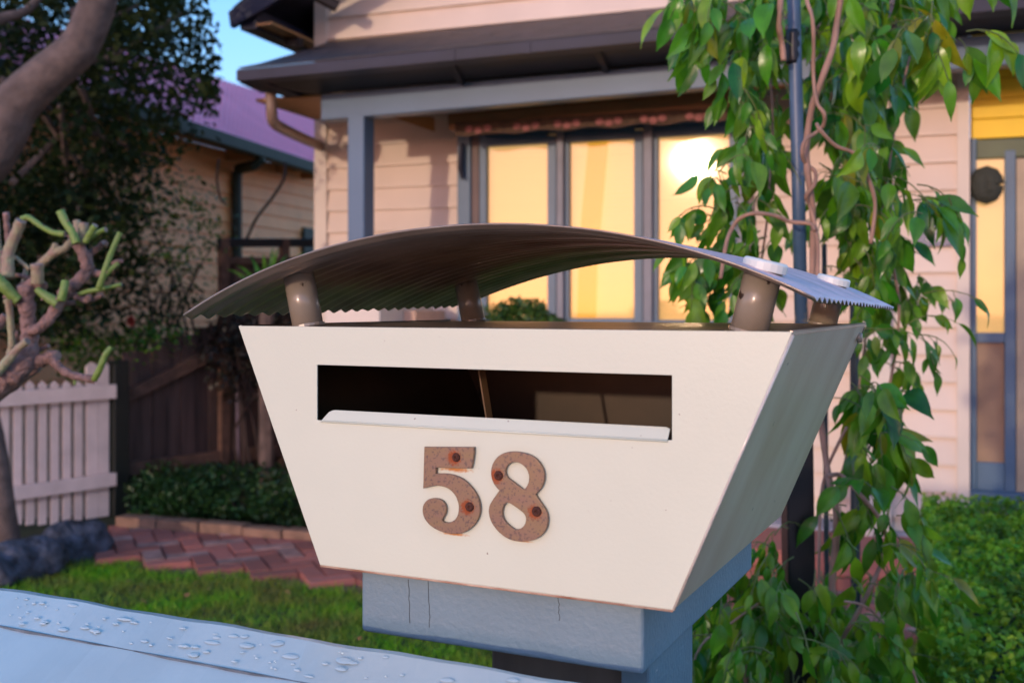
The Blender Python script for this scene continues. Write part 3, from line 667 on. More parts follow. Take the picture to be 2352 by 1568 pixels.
crownP = [(-120, -160), (395, -160), (425, 0), (468, 60), (488, 150), (494, 200), (465, 235), (405, 285), (365, 330), (345, 400), (320, 460), (290, 540), (255, 640), (235, 740), (-120, 770)]
pp = []
for (px, py) in sample_poly(crownP, 820):
    hole = math.sin(px * .031 + 1.2) * math.sin(py * .027 + px * .011) + .45 * math.sin(px * .07 - py * .05)
    if hole > .80: continue
    Y = rnd.uniform(5.5, 8.0); c = np.array(at(px, py, Y)); k = int(rnd.uniform(16, 42)); s_ = rnd.uniform(.06, .17)
    pp.append(c + g2.normal(size=(k, 3)) * np.array([s_, s_, s_ * .8]))
pp = np.concatenate(pp)
pxs = pp[:, 0] / pp[:, 1] * FOC + CX; pys = HY - (pp[:, 2] - CAMZ) / pp[:, 1] * FOC
cloud('crown', pp[pxs < 508], .062, m_crown, tree, aspect=.55, seed=21, kind=None)
for k in range(10):
    a = at(rnd.uniform(-100, 200), rnd.uniform(0, 560), 5.6); b = at(rnd.uniform(150, 430), rnd.uniform(-80, 500), 6.2)
    P, r_ = smooth_path([a, (a + b) / 2 + Vector((0, 0, rnd.uniform(-.15, .2))), b], [.022, .014, .006]); MB().tube(P, r_, 5).out('branch', m_bark, tree)
# looser green bush against the neighbour's wall
def sprays(name, poly, n, Y0, Y1, m, size, lab, cat, sd, k0=18, spread=.09):
    g = np.random.default_rng(sd); rr = random.Random(sd); arr = []
    base = None
    for px, py in sample_poly(poly, n, rr):
        c = np.array(at(px, py, rr.uniform(Y0, Y1))); arr.append(c + g.normal(size=(k0, 3)) * spread)
    A = np.concatenate(arr); cx_, cy_ = A[:, 0].mean(), A[:, 1].mean()
    t = empty(name, (cx_, cy_, 0), lab, cat); cloud('foliage', A, size, m, t, seed=sd)
    q = MB()
    for k in range(7):
        e = A[int(g.integers(len(A)))]; P, r_ = smooth_path([Vector((cx_ + rr.uniform(-.1, .1), cy_, 0)), Vector((cx_ + rr.uniform(-.2, .2), cy_, e[2] * .55)), Vector(e)], [.014, .009, .004]); q.tube(P, r_, 5)
    q.out('stem', m_twig, t); return t
sprays('loose_bush', [(300, 470), (360, 430), (430, 425), (500, 480), (530, 560), (500, 640), (430, 660), (330, 640), (280, 560)], 44, 7.0, 7.9, m_shrub, .05, 'loose mid green bush in front of the orange neighbour wall', 'bush', 31)
sprays('loose_bush', [(240, 600), (330, 600), (440, 660), (470, 720), (400, 760), (260, 740)], 50, 6.9, 7.5, m_crown, .05, 'darker green bush below the loose bush, above the fence', 'bush', 32)
sprays('bright_creeper', [(130, 775), (250, 765), (370, 745), (440, 770), (330, 815), (250, 870), (150, 880), (125, 830)], 120, 6.75, 7.05, m_creep, .04, 'bright green creeper spilling over the fence behind the rose', 'creeper', 33, 14, .05)
sprays('dark_creeper', [(470, 745), (520, 715), (590, 715), (700, 720), (700, 800), (600, 900), (540, 920), (480, 850)], 110, 6.9, 7.15, m_dcreep, .045, 'dark reddish creeper hanging on the fence left of the mailbox', 'creeper', 34, 16, .06)
for nm, pth, rr_ in [('climber_stem', [(655, 372), (652, 410), (625, 455), (590, 500), (566, 550)], .012), ('climber_stem', [(503, 365), (498, 410), (506, 455), (520, 470)], .009)]:
    P, r_ = smooth_path([at(x, y, 8.6) for x, y in pth] , rr_); MB().tube(P, r_, 6).out(nm, m_twig, smooth=True, label='bare dark climber stem on the orange wall, ' + ('the longer right one' if rr_ > .01 else 'the shorter left one'), cat='stem', group='climber stems')
p = at(302, 737, 6.7); t = empty('red_flower', p, 'single red flower among the leaves above the fence', 'flower')
for k in range(5):
    a = k * 1.257; q = MB(); c = p + Vector((.012 * math.cos(a), -.01, .016 * math.sin(a)))
    q.poly([c + Vector((.014 * math.cos(b), 0, .018 * math.sin(b))) for b in [i * 1.047 for i in range(6)]], Vector((0, .006, 0))).out('petal', m_red, t)
# strap leaved plant
yb = at(612, 705, 6.6); yc = empty('strap_leaf_plant', Vector((yb.x, yb.y, 0)), 'spiky strap leaved plant in front of the tall dark fence', 'plant')
MB().tube([Vector((yb.x, yb.y, 0)), yb], [.05, .045], 8).out('trunk', m_bark, yc)
for k, (tx, ty) in enumerate([(505, 655), (520, 600), (545, 590), (575, 570), (605, 563), (628, 548), (638, 552), (660, 565), (700, 560), (722, 580), (735, 640), (500, 690), (560, 640), (690, 620), (595, 600), (670, 600)]):
    e = at(tx, ty, 6.6 + rnd.uniform(-.3, .3)); d = e - yb; sd_ = d.cross(Vector((0, 1, 0))).normalized() * .022; q = MB(); n = 7; v = []
    for i in range(n + 1):
        t = i / n; c = yb + d * t + Vector((0, 0, -.05 * t * t + .04 * math.sin(t * 3.14))); w_ = (1 - t) ** .6 * (.35 + min(1, t * 4) * .65); v += [c - sd_ * w_, c + Vector((0, .006, -.006)), c + sd_ * w_]
    f = []
    for i in range(n): f += [[3 * i, 3 * i + 1, 3 * i + 4, 3 * i + 3], [3 * i + 1, 3 * i + 2, 3 * i + 5, 3 * i + 4]]
    q.add(v, f).out('leaf', m_yucca, yc, smooth=True)
# clipped dark bush by the window
c = at(1198, 738, 4.6); tb = empty('clipped_bush', Vector((c.x, c.y, 0)), 'small dark rounded bush below the window, seen under the mailbox roof', 'bush')
cloud('foliage', blob(np.array(c), .17, .17, .10, 2600), .028, m_shrub, tb, seed=41)
MB().tube([Vector((c.x, c.y, 0)), c], .016, 7).out('stem', m_twig, tb)

# hedge at the lower right
hz = .70
A = gnd(2100, 1400); hb0 = Vector((1.02, 1.95, 0)); 
g3 = np.random.default_rng(77); n = 70000
ux, uy = Vector((.94, -.342, 0)), Vector((.342, .94, 0)); o0 = at(2115, 700, 3.1); o0.z = 0
U = g3.uniform(0, 1.3, n); Vv = g3.uniform(-1.5, .35, n); zz = hz - np.abs(g3.normal(size=n)) * .05 + .015 * np.sin(U * 23) * np.sin(Vv * 19)
e = .06; zz -= np.clip(e - U, 0, e) * 1.2
side = g3.uniform(size=n) < .34; zz[side] = g3.uniform(.02, hz, side.sum()); U[side] = np.abs(g3.normal(size=side.sum())) * .03 + .012 * np.sin(zz[side] * 30)
PH = np.stack([o0.x + ux.x * U + uy.x * Vv, o0.y + ux.y * U + uy.y * Vv, zz], 1)
hd = empty('clipped_hedge', Vector((o0.x + .5, o0.y - .6, 0)), 'low clipped green hedge in front of the door at the lower right', 'hedge')
cloud('foliage', PH, .019, m_hedge, hd, seed=51, aspect=.6)
q = [o0 + ux * .05 - uy * 1.45, o0 + ux * 1.25 - uy * 1.45, o0 + ux * 1.25 + uy * .3, o0 + ux * .05 + uy * .3]
MB().hexa(q, [p + Vector((0, 0, hz - .05)) for p in q]).out('branches', mat('hedge_core', (.012, .02, .006), .9), hd)
# young grasses on the lawn's right side already come with the lawn

# ------------------------------------------------------------------ front fence rail with rain water
fr_ = empty('front_fence', M.P(-.3, -.10, 0), 'light blue painted front fence with a wet sloping cap rail, lower left', 'fence')
prof = [(-.046, .262), (-.046, .232), (-.050, .2285), (-.058, .2275), (-.0965, .2404), (-.150, .2560), (-.185, .275), (-.205, .300), (-.210, .34), (-.12, .34)]
# groove at -.1005
q = MB(); n = 90; k = len(prof)
for i in range(n + 1):
    s_ = -1.35 + 1.55 * i / n
    for (v_, d_) in prof:
        wob = .0006 * math.sin(s_ * 37 + v_ * 90) + .0004 * math.sin(s_ * 91 + v_ * 40)
        q.v.append(M.P(s_, v_, CAMZ - d_ + wob))
for i in range(n):
    for j in range(k): q.f.append([i * k + j, i * k + (j + 1) % k, (i + 1) * k + (j + 1) % k, (i + 1) * k + j])
q.f += [list(range(k)), [n * k + j for j in range(k)][::-1]]; q.m = [0] * len(q.f)
q.out('cap_rail', m_rail, fr_, bevel=.0003)
for i in range(14):
    s_ = -1.3 + i * .105; MB().box(M, s_, s_ + .07, -.16, -.14, .06, CAMZ - .345).out('picket', m_rail, fr_, bevel=.004)
MB().box(M, -1.35, .2, -.135, -.10, .25, .33).out('lower_rail', m_rail, fr_, bevel=.004)
MB().box(M, -1.35, .2, -.0972, -.0960, CAMZ - .2420, CAMZ - .2395).out('groove_shade_strip', mat('joint_shade', (.16, .20, .24), .7, var=.3, ns=60), fr_)  # dark strip laid on the rail, groove shade put into its colour
rail_z = lambda v_: np.interp(-v_, [.058, .096, .104, .15, .185], [.2275, .2400, .2425, .2560, .275])
def drop(s_, v_, a, b, h, sd):
    g = random.Random(sd); n = 14; rings = 3; v = []; f = []
    ks = [g.uniform(.6, 1.25) for _ in range(n)]; ks = [(ks[i - 1] + ks[i] + ks[(i + 1) % n]) / 3 for i in range(n)]
    for j in range(rings + 1):
        rr = 1 - j / (rings + .4); zz = h * math.sqrt(max(0, 1 - rr ** 3))
        for i in range(n):
            t = 2 * math.pi * i / n; S_ = s_ + a * rr * ks[i] * math.cos(t); V_ = v_ + b * rr * ks[i] * math.sin(t)
            v.append(M.P(S_, V_, CAMZ - float(rail_z(V_)) + zz + .0007))
    for j in range(rings):
        for i in range(n): f.append([j * n + i, j * n + (i + 1) % n, (j + 1) * n + (i + 1) % n, (j + 1) * n + i])
    f.append([rings * n + i for i in range(n)]); obj('water_drop', v, f, m_water, fr_, smooth=True)
rd = random.Random(9)
for k in range(95):
    px = rd.uniform(0, 1200); f_ = rd.random()
    p = M.fp(px, 1400, -.08); s_ = p.dot(M.u); v_ = -.062 - .030 * f_
    a = rd.choice([.0010, .0015, .002, .003, .004, .006]) * rd.uniform(.8, 1.3); drop(s_, v_, a, min(.006, a * rd.uniform(.22, .5)), rd.uniform(.0003, .0006) + a * .03, k)

# ------------------------------------------------------------------ mailbox
mb = empty('mailbox', M.P(-.33, .17, CAMZ - .24), 'cream metal mailbox number 58 with a curved corrugated roof on four tubes', 'mailbox')
TL, TR, BR, BLc = [M.fp(x, y, 0) for x, y in [(547, 747), (1820, 763), (1545, 1400), (735, 1298)]]
ztop = (TL.z + TR.z) / 2; TL.z = TR.z = ztop; zbot = (BR.z + BLc.z) / 2; BR.z = BLc.z = zbot
T = .0016
S1, S2, S3, S4 = [M.fp(x, y, 0) for x, y in [(728, 838), (1543, 861), (1543, 1010), (728, 965)]]
sz0 = (S1.z + S2.z) / 2; sz1 = (S3.z + S4.z) / 2; S1.z = S2.z = sz0; S3.z = S4.z = sz1
out_, in_ = [TL, TR, BR, BLc], [S1, S2, S3, S4]
v = out_ + in_ + [p + M.v * T for p in out_ + in_]
f = [[i, 4 + i, 4 + (i + 1) % 4, (i + 1) % 4] for i in range(4)] + [[8 + i, 8 + (i + 1) % 4, 12 + (i + 1) % 4, 12 + i] for i in range(4)]
f += [[i, (i + 1) % 4, 8 + (i + 1) % 4, 8 + i] for i in range(4)] + [[4 + i, 12 + i, 12 + (i + 1) % 4, 4 + (i + 1) % 4] for i in range(4)]
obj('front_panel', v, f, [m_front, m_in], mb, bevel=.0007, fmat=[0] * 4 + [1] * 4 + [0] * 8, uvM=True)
D = .335
def slab(name, q, nrm_, m, th=T):
    q = [Vector(p) for p in q]; n_ = nrm_.normalized() * th; v = q + [p - n_ for p in q]
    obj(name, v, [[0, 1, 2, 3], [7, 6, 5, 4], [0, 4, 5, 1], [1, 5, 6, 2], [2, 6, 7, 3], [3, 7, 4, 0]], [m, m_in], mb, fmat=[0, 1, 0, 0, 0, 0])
dv = M.v * D; ev = M.v * (T + .0002)
nr_ = (BR - TR).cross(M.v); nr_ = nr_ if nr_.dot(M.u) > 0 else -nr_
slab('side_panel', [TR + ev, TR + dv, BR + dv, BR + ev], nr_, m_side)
nl_ = (BLc - TL).cross(M.v); nl_ = nl_ if nl_.dot(M.u) < 0 else -nl_
slab('side_panel', [TL + ev, TL + dv, BLc + dv, BLc + ev], nl_, m_front)
iu = M.u * .0004; iz = Vector((0, 0, .0006))
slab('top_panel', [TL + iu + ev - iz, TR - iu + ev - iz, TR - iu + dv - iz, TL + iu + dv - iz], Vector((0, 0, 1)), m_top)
slab('bottom_panel', [BLc + iu + ev + iz * 4, BR - iu + ev + iz * 4, BR - iu + dv + iz * 4, BLc + iu + dv + iz * 4], Vector((0, 0, -1)), m_front)
slab('back_panel', [TL + iu * 2 + dv - iz * 6, TR - iu * 2 + dv - iz * 6, BR - iu * 2 + dv + iz * 8, BLc + iu * 2 + dv + iz * 8], M.v, m_front)
# inner folded sheet seen through the slot
a = M.fp(1084, 850, .11); b = M.fp(1138, 960, .11); 
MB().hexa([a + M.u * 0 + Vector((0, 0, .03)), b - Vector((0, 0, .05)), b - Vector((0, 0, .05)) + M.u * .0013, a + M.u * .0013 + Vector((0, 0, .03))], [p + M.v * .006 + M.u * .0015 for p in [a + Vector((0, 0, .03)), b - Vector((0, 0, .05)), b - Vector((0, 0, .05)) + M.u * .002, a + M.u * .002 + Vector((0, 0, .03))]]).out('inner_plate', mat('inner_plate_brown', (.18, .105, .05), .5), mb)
# rolled seam on the right front edge and the bottom edge
seam = mat('seam_metal', (.66, .58, .50), .3, var=.1, ns=80, coat=.4)
MB().tube([TR + M.v * .001 - Vector((0, 0, .002)), lerp(TR, BR, .5) + M.v * .001, BR + M.v * .001], .0013, 6).out('seam', seam, mb, smooth=True)
MB().tube([BLc + M.v * .001 - iz, BR + M.v * .001 - iz], .0010, 6).out('seam', mat('rusty_seam', (.60, .42, .30), .5, var=.3, ns=50, col2=(.30, .12, .06)), mb, smooth=True)
# slot flap: a lip bent outward from the bottom of the slot
f0, f1 = M.fp(738, 965.5, -.0004), M.fp(1533, 1009.5, -.0004); f0.z = f1.z = sz1
h0, h1 = M.fp(760, 940, .0035), M.fp(1540, 982, .0035)
zt = (h0.z + h1.z) / 2; h0.z = h1.z = zt
n = 10; v = []
cor = [(f0, f1), (lerp(f0, h0, .8), lerp(f1, h1, .85)), (lerp(f0, h0, .97) + M.u * .002, h1 - M.u * .0005 - Vector((0, 0, .001))), (h0 + M.u * .004, h1 - M.u * .003)]
for a, b in cor: v += [a, b]
v += [p + M.v * .0012 for p in v]
f = [[2 * i, 2 * i + 1, 2 * i + 3, 2 * i + 2] for i in range(3)] + [[8 + 2 * i, 10 + 2 * i, 11 + 2 * i, 9 + 2 * i] for i in range(3)] + [[6, 7, 15, 14], [0, 8, 9, 1]] + [[2 * i, 2 * i + 2, 10 + 2 * i, 8 + 2 * i] for i in range(3)] + [[2 * i + 1, 9 + 2 * i, 11 + 2 * i, 2 * i + 3] for i in range(3)]
obj('slot_flap', v, f, m_front, mb, uvM=True, bevel=.0004)
MB().tube([f0 + Vector((0, 0, -.0006)), f1 + Vector((0, 0, -.0006))], .0009, 6).out('flap_fold', m_front, mb, uvM=True, smooth=True)
# bolt at the far top corner of the side
p = TR + dv - M.v * .018 + (BR - TR) * .07
MB().tube([p, p + M.u * .004], [.005, .004], 10).out('bolt', m_tube, mb, smooth=True)

# digits
F5 = [(385,187),(1018,190),(1015,300),(985,455),(522,443),(522,535),(650,535),(740,548),(840,585),(920,640),(990,715),(1045,790),(1080,870),(1098,960),(1095,1040),(1070,1120),(1025,1190),(960,1250),(890,1290),(800,1307),(700,1300),(610,1280),(520,1240),(450,1190),(400,1130),(370,1070),(360,1000),(370,940),(400,895),(440,865),(500,855),(560,862),(605,885),(640,925),(656,985),(650,1040),(625,1085),(605,1120),(607,1150),(635,1170),(680,1175),(730,1165),(780,1135),(815,1085),(832,1020),(835,950),(820,880),(790,810),(745,755),(690,712),(620,685),(540,675),(450,690),(370,713)]
E0 = [(1560,247),(1650,260),(1740,285),(1820,330),(1880,395),(1925,480),(1938,560),(1925,650),(1890,720),(1850,765),(1820,800),(1850,850),(1900,925),(1945,985),(1975,1060),(1982,1130),(1970,1220),(1935,1290),(1870,1350),(1790,1390),(1690,1403),(1590,1400),(1500,1380),(1420,1340),(1340,1270),(1270,1180),(1235,1100),(1222,1010),(1235,940),(1270,880),(1320,810),(1365,745),(1320,700),(1280,640),(1255,560),(1255,470),(1280,390),(1330,320),(1400,272),(1480,250)]
E1 = [(1570,370),(1620,380),(1680,420),(1730,480),(1752,560),(1748,630),(1725,690),(1690,735),(1660,740),(1600,695),(1530,640),(1460,590),(1430,540),(1425,480),(1450,420),(1500,380)]
E2 = [(1470,895),(1520,920),(1600,975),(1680,1035),(1710,1095),(1708,1160),(1680,1215),(1630,1255),(1560,1265),(1500,1230),(1430,1165),(1390,1095),(1382,1020),(1400,950),(1430,910)]
def chaikin(P, keep):
    o = []; n = len(P)
    for i in range(n):
        p, a, b = P[i], P[i - 1], P[(i + 1) % n]
        if i in keep: o.append(p)
        else: o += [(p[0] * .78 + a[0] * .22, p[1] * .78 + a[1] * .22), (p[0] * .78 + b[0] * .22, p[1] * .78 + b[1] * .22)]
    return o
def digit(loops, screws):
    cu = bpy.data.curves.new('d', 'CURVE'); cu.dimensions = '2D'; cu.fill_mode = 'BOTH'; cu.extrude = .0011; cu.bevel_depth = .0004; cu.bevel_resolution = 1
    for P in loops:
        sp = cu.splines.new('POLY'); sp.points.add(len(P) - 1); sp.use_cyclic_u = True
        for i, (a, b) in enumerate(P):
            p = M.fp(*dig_uv(a, b), -.0015); sp.points[i].co = (p.dot(M.u), p.z, 0, 1)
    t = bpy.data.objects.new('d', cu); me = bpy.data.meshes.new_from_object(t); bpy.data.objects.remove(t)
    V = [M.u * q.co.x + M.v * (M.c - .0019 - q.co.z) + Vector((0, 0, q.co.y)) for q in me.vertices]
    o = obj('house_number_digit', V, [list(p.vertices)[::-1] for p in me.polygons], m_digit, mb, uvM=True)
    for sx, sy, sr in screws:
        c = M.fp(*dig_uv(sx, sy), -.0034); r0 = sr * .176 * .69 / FOC; v = []; f = []; n = 18
        rings = [(1, 0), (.98, .0006), (.75, .0015), (.35, .0018), (.30, .0006), (.0, .0006)]
        for rr, hh in rings:
            for i in range(n):
                t_ = 2 * math.pi * i / n; v.append(c - M.v * hh + (M.u * math.cos(t_) + Vector((0, 0, 1)) * math.sin(t_)) * r0 * (rr + .03 * math.sin(i * 2.3)))
        for j in range(len(rings) - 1):
            for i in range(n): f.append([j * n + i, j * n + (i + 1) % n, (j + 1) * n + (i + 1) % n, (j + 1) * n + i])
        obj('screw', v, f, m_rust, o, smooth=True)
digit([chaikin(F5, {0, 1, 3, 4, 5, 53})], SCREWS[:2])
digit([chaikin(E0, {10, 31}), chaikin(E1, set()), chaikin(E2, set())], SCREWS[2:])

# roof sheet: an arch whose generatrices run away from the front, fluted
fa = [(421, 728), (484, 692), (569, 641), (724, 581), (865, 550), (1048, 528), (1242, 521), (1348, 528), (1460, 548), (1608, 593), (1714, 622), (1805, 656), (1869, 690)]
ba = [(1068, 702), (1113, 684), (1242, 638), (1302, 618), (1383, 604), (1460, 597), (1560, 590), (1640, 590), (1714, 599), (1798, 620), (1932, 655), (2052, 710)]
VF, VK = -.010, .435
def fit(pp_, v_):
    P = [M.fp(x, y, v_) for x, y in pp_]; s_ = np.array([p.dot(M.u) for p in P]); z_ = np.array([p.z for p in P]); return np.polyfit(s_, z_, 4), s_[0], s_[-1]
cf, sf0, sf1 = fit(fa, VF); cb, sb0, sb1 = fit(ba, VK)
def sheetpt(t, k, flute=True):
    sf = sf0 + (sf1 - sf0) * t; sb = sb0 + (sb1 - sb0) * t
    p = M.P(sf, VF, float(np.polyval(cf, sf))).lerp(M.P(sb, VK, float(np.polyval(cb, sb))), k)
    if flute: p.z += (.0014 + .0004 * math.sin(k * 31 + t * 5)) * math.sin(k * 24 * 2 * math.pi + 1.5)
    return p
q = MB(); nt_, nk = 72, 24 * 8
for i in range(nt_ + 1):
    for j in range(nk + 1): q.v.append(sheetpt(i / nt_, j / nk))
q.f = [[i * (nk + 1) + j, (i + 1) * (nk + 1) + j, (i + 1) * (nk + 1) + j + 1, i * (nk + 1) + j + 1] for i in range(nt_) for j in range(nk)]; q.m = [0] * len(q.f)
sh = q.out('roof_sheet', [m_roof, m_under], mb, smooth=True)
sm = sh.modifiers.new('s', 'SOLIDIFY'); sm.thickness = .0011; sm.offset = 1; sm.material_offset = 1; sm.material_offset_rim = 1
# tubes with caps
for (bx, by, tx, ty) in ((708, 745, 690, 655), (1720, 757, 1757, 612)):
    for dvv in (0, .281):
        b_ = M.fp(bx, by, .040); b_.z = ztop - .001; t_ = M.fp(tx, ty, .040); ax = (t_ - b_).normalized()
        b_ = b_ + M.v * dvv; hh = (t_ - M.fp(bx, by, .04)).length
        # find where the axis meets the sheet
        best = None
        for i in range(200):
            tt = .2 * i / 200; p = b_ + ax * tt; sU = p.dot(M.u); kk = (p.dot(M.v) - M.c - VF) / (VK - VF)
            a0 = sf0 + (sb0 - sf0) * kk; a1 = sf1 + (sb1 - sf1) * kk; zz = sheetpt((sU - a0) / (a1 - a0), kk, False).z
            if p.z > zz: best = tt; break
        L_ = (best or .06)
        r0 = .0122; n = 20
        tb_ = MB().tube([b_ - ax * .002, b_ + ax * (L_ + .003)], r0, n).out('roof_tube', m_tube, mb, smooth=False)
        for pl_ in tb_.data.polygons: pl_.use_smooth = len(pl_.vertices) == 4
        c0_ = b_ + ax * (L_ + .0015)
        P_ = [c0_, c0_ + ax * .0055, c0_ + ax * .0068]
        MB().tube(P_, [r0 + .0022, r0 + .0022, r0 + .0008], n).out('tube_cap', m_cap, tb_, bevel=.0005)
        MB().tube([b_ - ax * .001 , b_ + ax * .0012], r0 + .0012, n).out('weld_ring', m_tube, tb_)

# ------------------------------------------------------------------ mailbox post and bracket
po = empty('mailbox_post', M.P(-.2, .17, 0), 'blue painted timber bracket block on a square post under the mailbox', 'post')
a0 = M.fp(829, 1400, .014).dot(M.u); a1 = M.fp(1477, 1450, .014).dot(M.u); zb = (M.fp(832, 1450, .014).z + M.fp(1475, 1551, .014).z) / 2
MB().box(M, a0, a1, .014, .325, zb, zbot - .0012).out('bracket_block', m_bracket, po, bevel=.003, seg=3)
crk = mat('crack_dark', (.06, .07, .08), .8)
for x, y0, y1 in ((984, 1332, 1440), (938, 1330, 1430), (1282, 1368, 1425)):
    A = M.fp(x, y0, .0137); B = M.fp(x + 2, y1, .0137); zz = [lerp(A, B, i / 9) + M.u * rnd.uniform(-.0006, .0006) for i in range(10)]; MB().poly(zz + [p + M.u * .00035 for p in zz[::-1]], M.v * .001).out('crack', crk, po)
b0_ = M.fp(1127, 1520, .075).dot(M.u); b1_ = M.fp(1440, 1560, .075).dot(M.u)
MB().box(M, b0_, b1_, .075, .165, 0, zb - .0005).out('post', m_postdark, po, bevel=.003)
MB().box(M, b1_ + .0005, b1_ + .022, .06, .168, 0, zb - .0005).out('post_cladding', m_bracket, po, bevel=.002)

# ------------------------------------------------------------------ poles carrying the vine
Yp = 1.75
bp_ = empty('blue_pole', Vector((at(1860, 1568, Yp).x, Yp, 0)), 'thin faded blue metal pole standing in the vine behind the mailbox', 'pole')
top_ = at(1821, -80, Yp); k1 = at(1841, 770, Yp); MB().tube([k1, at(1833, 400, Yp), at(1823, 0, Yp), top_], .0108, 16).out('shaft', m_pole, bp_, smooth=True)
cz = [at(1821.5, y, Yp) for y in (70, 80, 92, 104, 116, 128, 140, 148)]
MB().tube(cz, [.0114, .0125, .0118, .0128, .0118, .0126, .0119, .0112], 14).out('tape_wrap', m_tape, bp_, smooth=True)
q = [at(1803, 780, Yp - .02), at(1866, 780, Yp - .02)]; qb = [at(1818, 1640, Yp - .02), at(1884, 1640, Yp - .02)]
d_ = Vector((0, .045, 0)); kx = [(q[0] + (qb[0] - q[0]) * 1.7), (q[1] + (qb[1] - q[1]) * 1.7)]
kx[0].z = kx[1].z = 0
kx[1].x = kx[0].x + (q[1] - q[0]).x
MB().hexa([kx[0], kx[1], kx[1] + d_, kx[0] + d_], [q[0], q[1], q[1] + d_, q[0] + d_]).out('base_post', m_black, bp_, bevel=.003)
A = at(1962, 555, 2.4); B = at(1968, 1345, 2.4); B.z = 0; MB().tube([B, A], .011, 4).out('teal_stake', m_teal, label='dark teal square stake behind the vine, right of the blue pole', cat='stake', group=None)
A = at(1893, 560, 2.2); B = at(1905, 1345, 2.2); B.z = 0; MB().tube([B, A], .0055, 6).out('teal_stake', m_teal, label='thin teal rod just right of the black base post', cat='stake')

# ------------------------------------------------------------------ vine
vine = empty('climbing_vine', Vector((at(1905, 1000, 1.8).x, 1.8, 0)), 'leafy green climbing vine with twisted brown stems around the blue pole', 'vine')
stems = [
 ([(1940, -60), (1923, 50), (1913, 110), (1886, 187), (1863, 254), (1853, 328), (1854, 385), (1863, 452), (1868, 524), (1866, 620), (1862, 720), (1872, 860), (1890, 1000), (1904, 1100), (1922, 1180), (1919, 1260), (1911, 1345), (1915, 1500), (1920, 1700)], 1.70, [7.0] + [7.6] * 12 + [8, 8.5, 9, 9, 9.5, 10]),
 ([(1845, -60), (1853, 0), (1866, 43), (1869, 107), (1868, 167), (1876, 234), (1893, 262), (1890, 290), (1870, 308), (1849, 323), (1842, 350), (1850, 375), (1872, 395), (1870, 425), (1852, 450), (1862, 480), (1878, 560), (1876, 700), (1880, 900)], 1.685, 4.6),
 ([(1796, -60), (1793, 0), (1789, 57), (1796, 100), (1800, 140)], 1.70, 7),
 ([(1876, 285), (1885, 300), (1920, 335), (1960, 351), (1980, 378), (1993, 405), (2010, 470), (2000, 560)], 1.66, 4.6),
 ([(1655, 640), (1668, 560), (1682, 524), (1699, 502), (1732, 490), (1779, 495), (1813, 509), (1860, 514), (1872, 530)], 1.67, 4.8),
 ([(1945, 980), (1904, 1066), (1886, 1140), (1882, 1250), (1880, 1400)], 1.70, 3.6),
 ([(1904, 1092), (1930, 1090), (1955, 1114), (1992, 1154), (2025, 1200), (2036, 1257), (2003, 1341), (1966, 1414), (1933, 1477), (1937, 1560), (1930, 1700)], 1.66, 5.2),
 ([(1640, 1330), (1655, 1360), (1673, 1407), (1695, 1450), (1720, 1600)], 1.75, 6.5),
 ([(2090, 130), (2060, 260), (2040, 400), (2010, 600), (1985, 800), (1960, 980), (1930, 1100)], 1.86, 3.0),
 ([(1770, 180), (1775, 300), (1768, 420), (1760, 520), (1740, 640), (1700, 760), (1660, 900)], 1.84, 2.6),
 ([(2040, 560), (2065, 700), (2050, 850), (2010, 1000), (1960, 1080)], 1.83, 3.2),
 ([(1560, 1700), (1600, 1500), (1680, 1430), (1750, 1380)], 1.6, 3.0), ([(2150, 1700), (2080, 1500), (2000, 1400), (1940, 1380)], 1.6, 3.0),
]
def wig(i, k): return math.sin(i * 1.7 + k) * .010
for k, (pp_, Y, rr) in enumerate(stems):
    rr = rr if isinstance(rr, list) else [rr] * len(pp_)
    P, r_ = smooth_path([at(x, y, Y + wig(i, k)) for i, (x, y) in enumerate(pp_)], [a * Y / FOC for a in rr], 6)
    r_ = [a * (1 + .07 * math.sin(i * .9 + k)) for i, a in enumerate(r_)]
    MB().tube(P, r_, 9).out('stem', m_vstem, vine, smooth=True)

def leaf_mesh(name, wide, curl, drp, m, sd):
    # blade along +x, normal +z; folded along the midrib, drooping towards the tip
    g = random.Random(sd); n = 9; v = []; f = []
    for i in range(n + 1):
        t = i / n; wdt = wide * (math.sin(math.pi * t ** .82) ** .9) * (1 - .35 * t) * (1 if t < .8 else (1 - t) / .2 * .75 + .25) if 0 < t < 1 else .004
        zc = -drp * t * t; c = Vector((t - .06 * t * t, .03 * math.sin(t * 3 + sd), zc))
        for s in (-1, -.5, 0, .5, 1):
            v.append(c + Vector((0, s * wdt, curl * abs(s) * wdt * (1.2 - .5 * abs(s)) + .012 * math.sin(t * 11 + s * 2 + sd) * abs(s))))
    for i in range(n):
        for j in range(4): f.append([i * 5 + j, i * 5 + j + 1, (i + 1) * 5 + j + 1, (i + 1) * 5 + j])
    me = bpy.data.meshes.new(name); me.from_pydata([tuple(p) for p in v], [], f); me.polygons.foreach_set('use_smooth', [True] * len(f)); me.materials.append(m); me.update(); return me
LM = []
for m_, wgt in ((m_leafA, 7), (m_leafB, 6), (m_leafC, 2)):
    for s_ in range(3): LM += [leaf_mesh('leaf', (.23, .27, .19)[s_], (.35, .6, .2)[s_], (.10, .30, .45)[s_], m_, s_ + 1)] * wgt
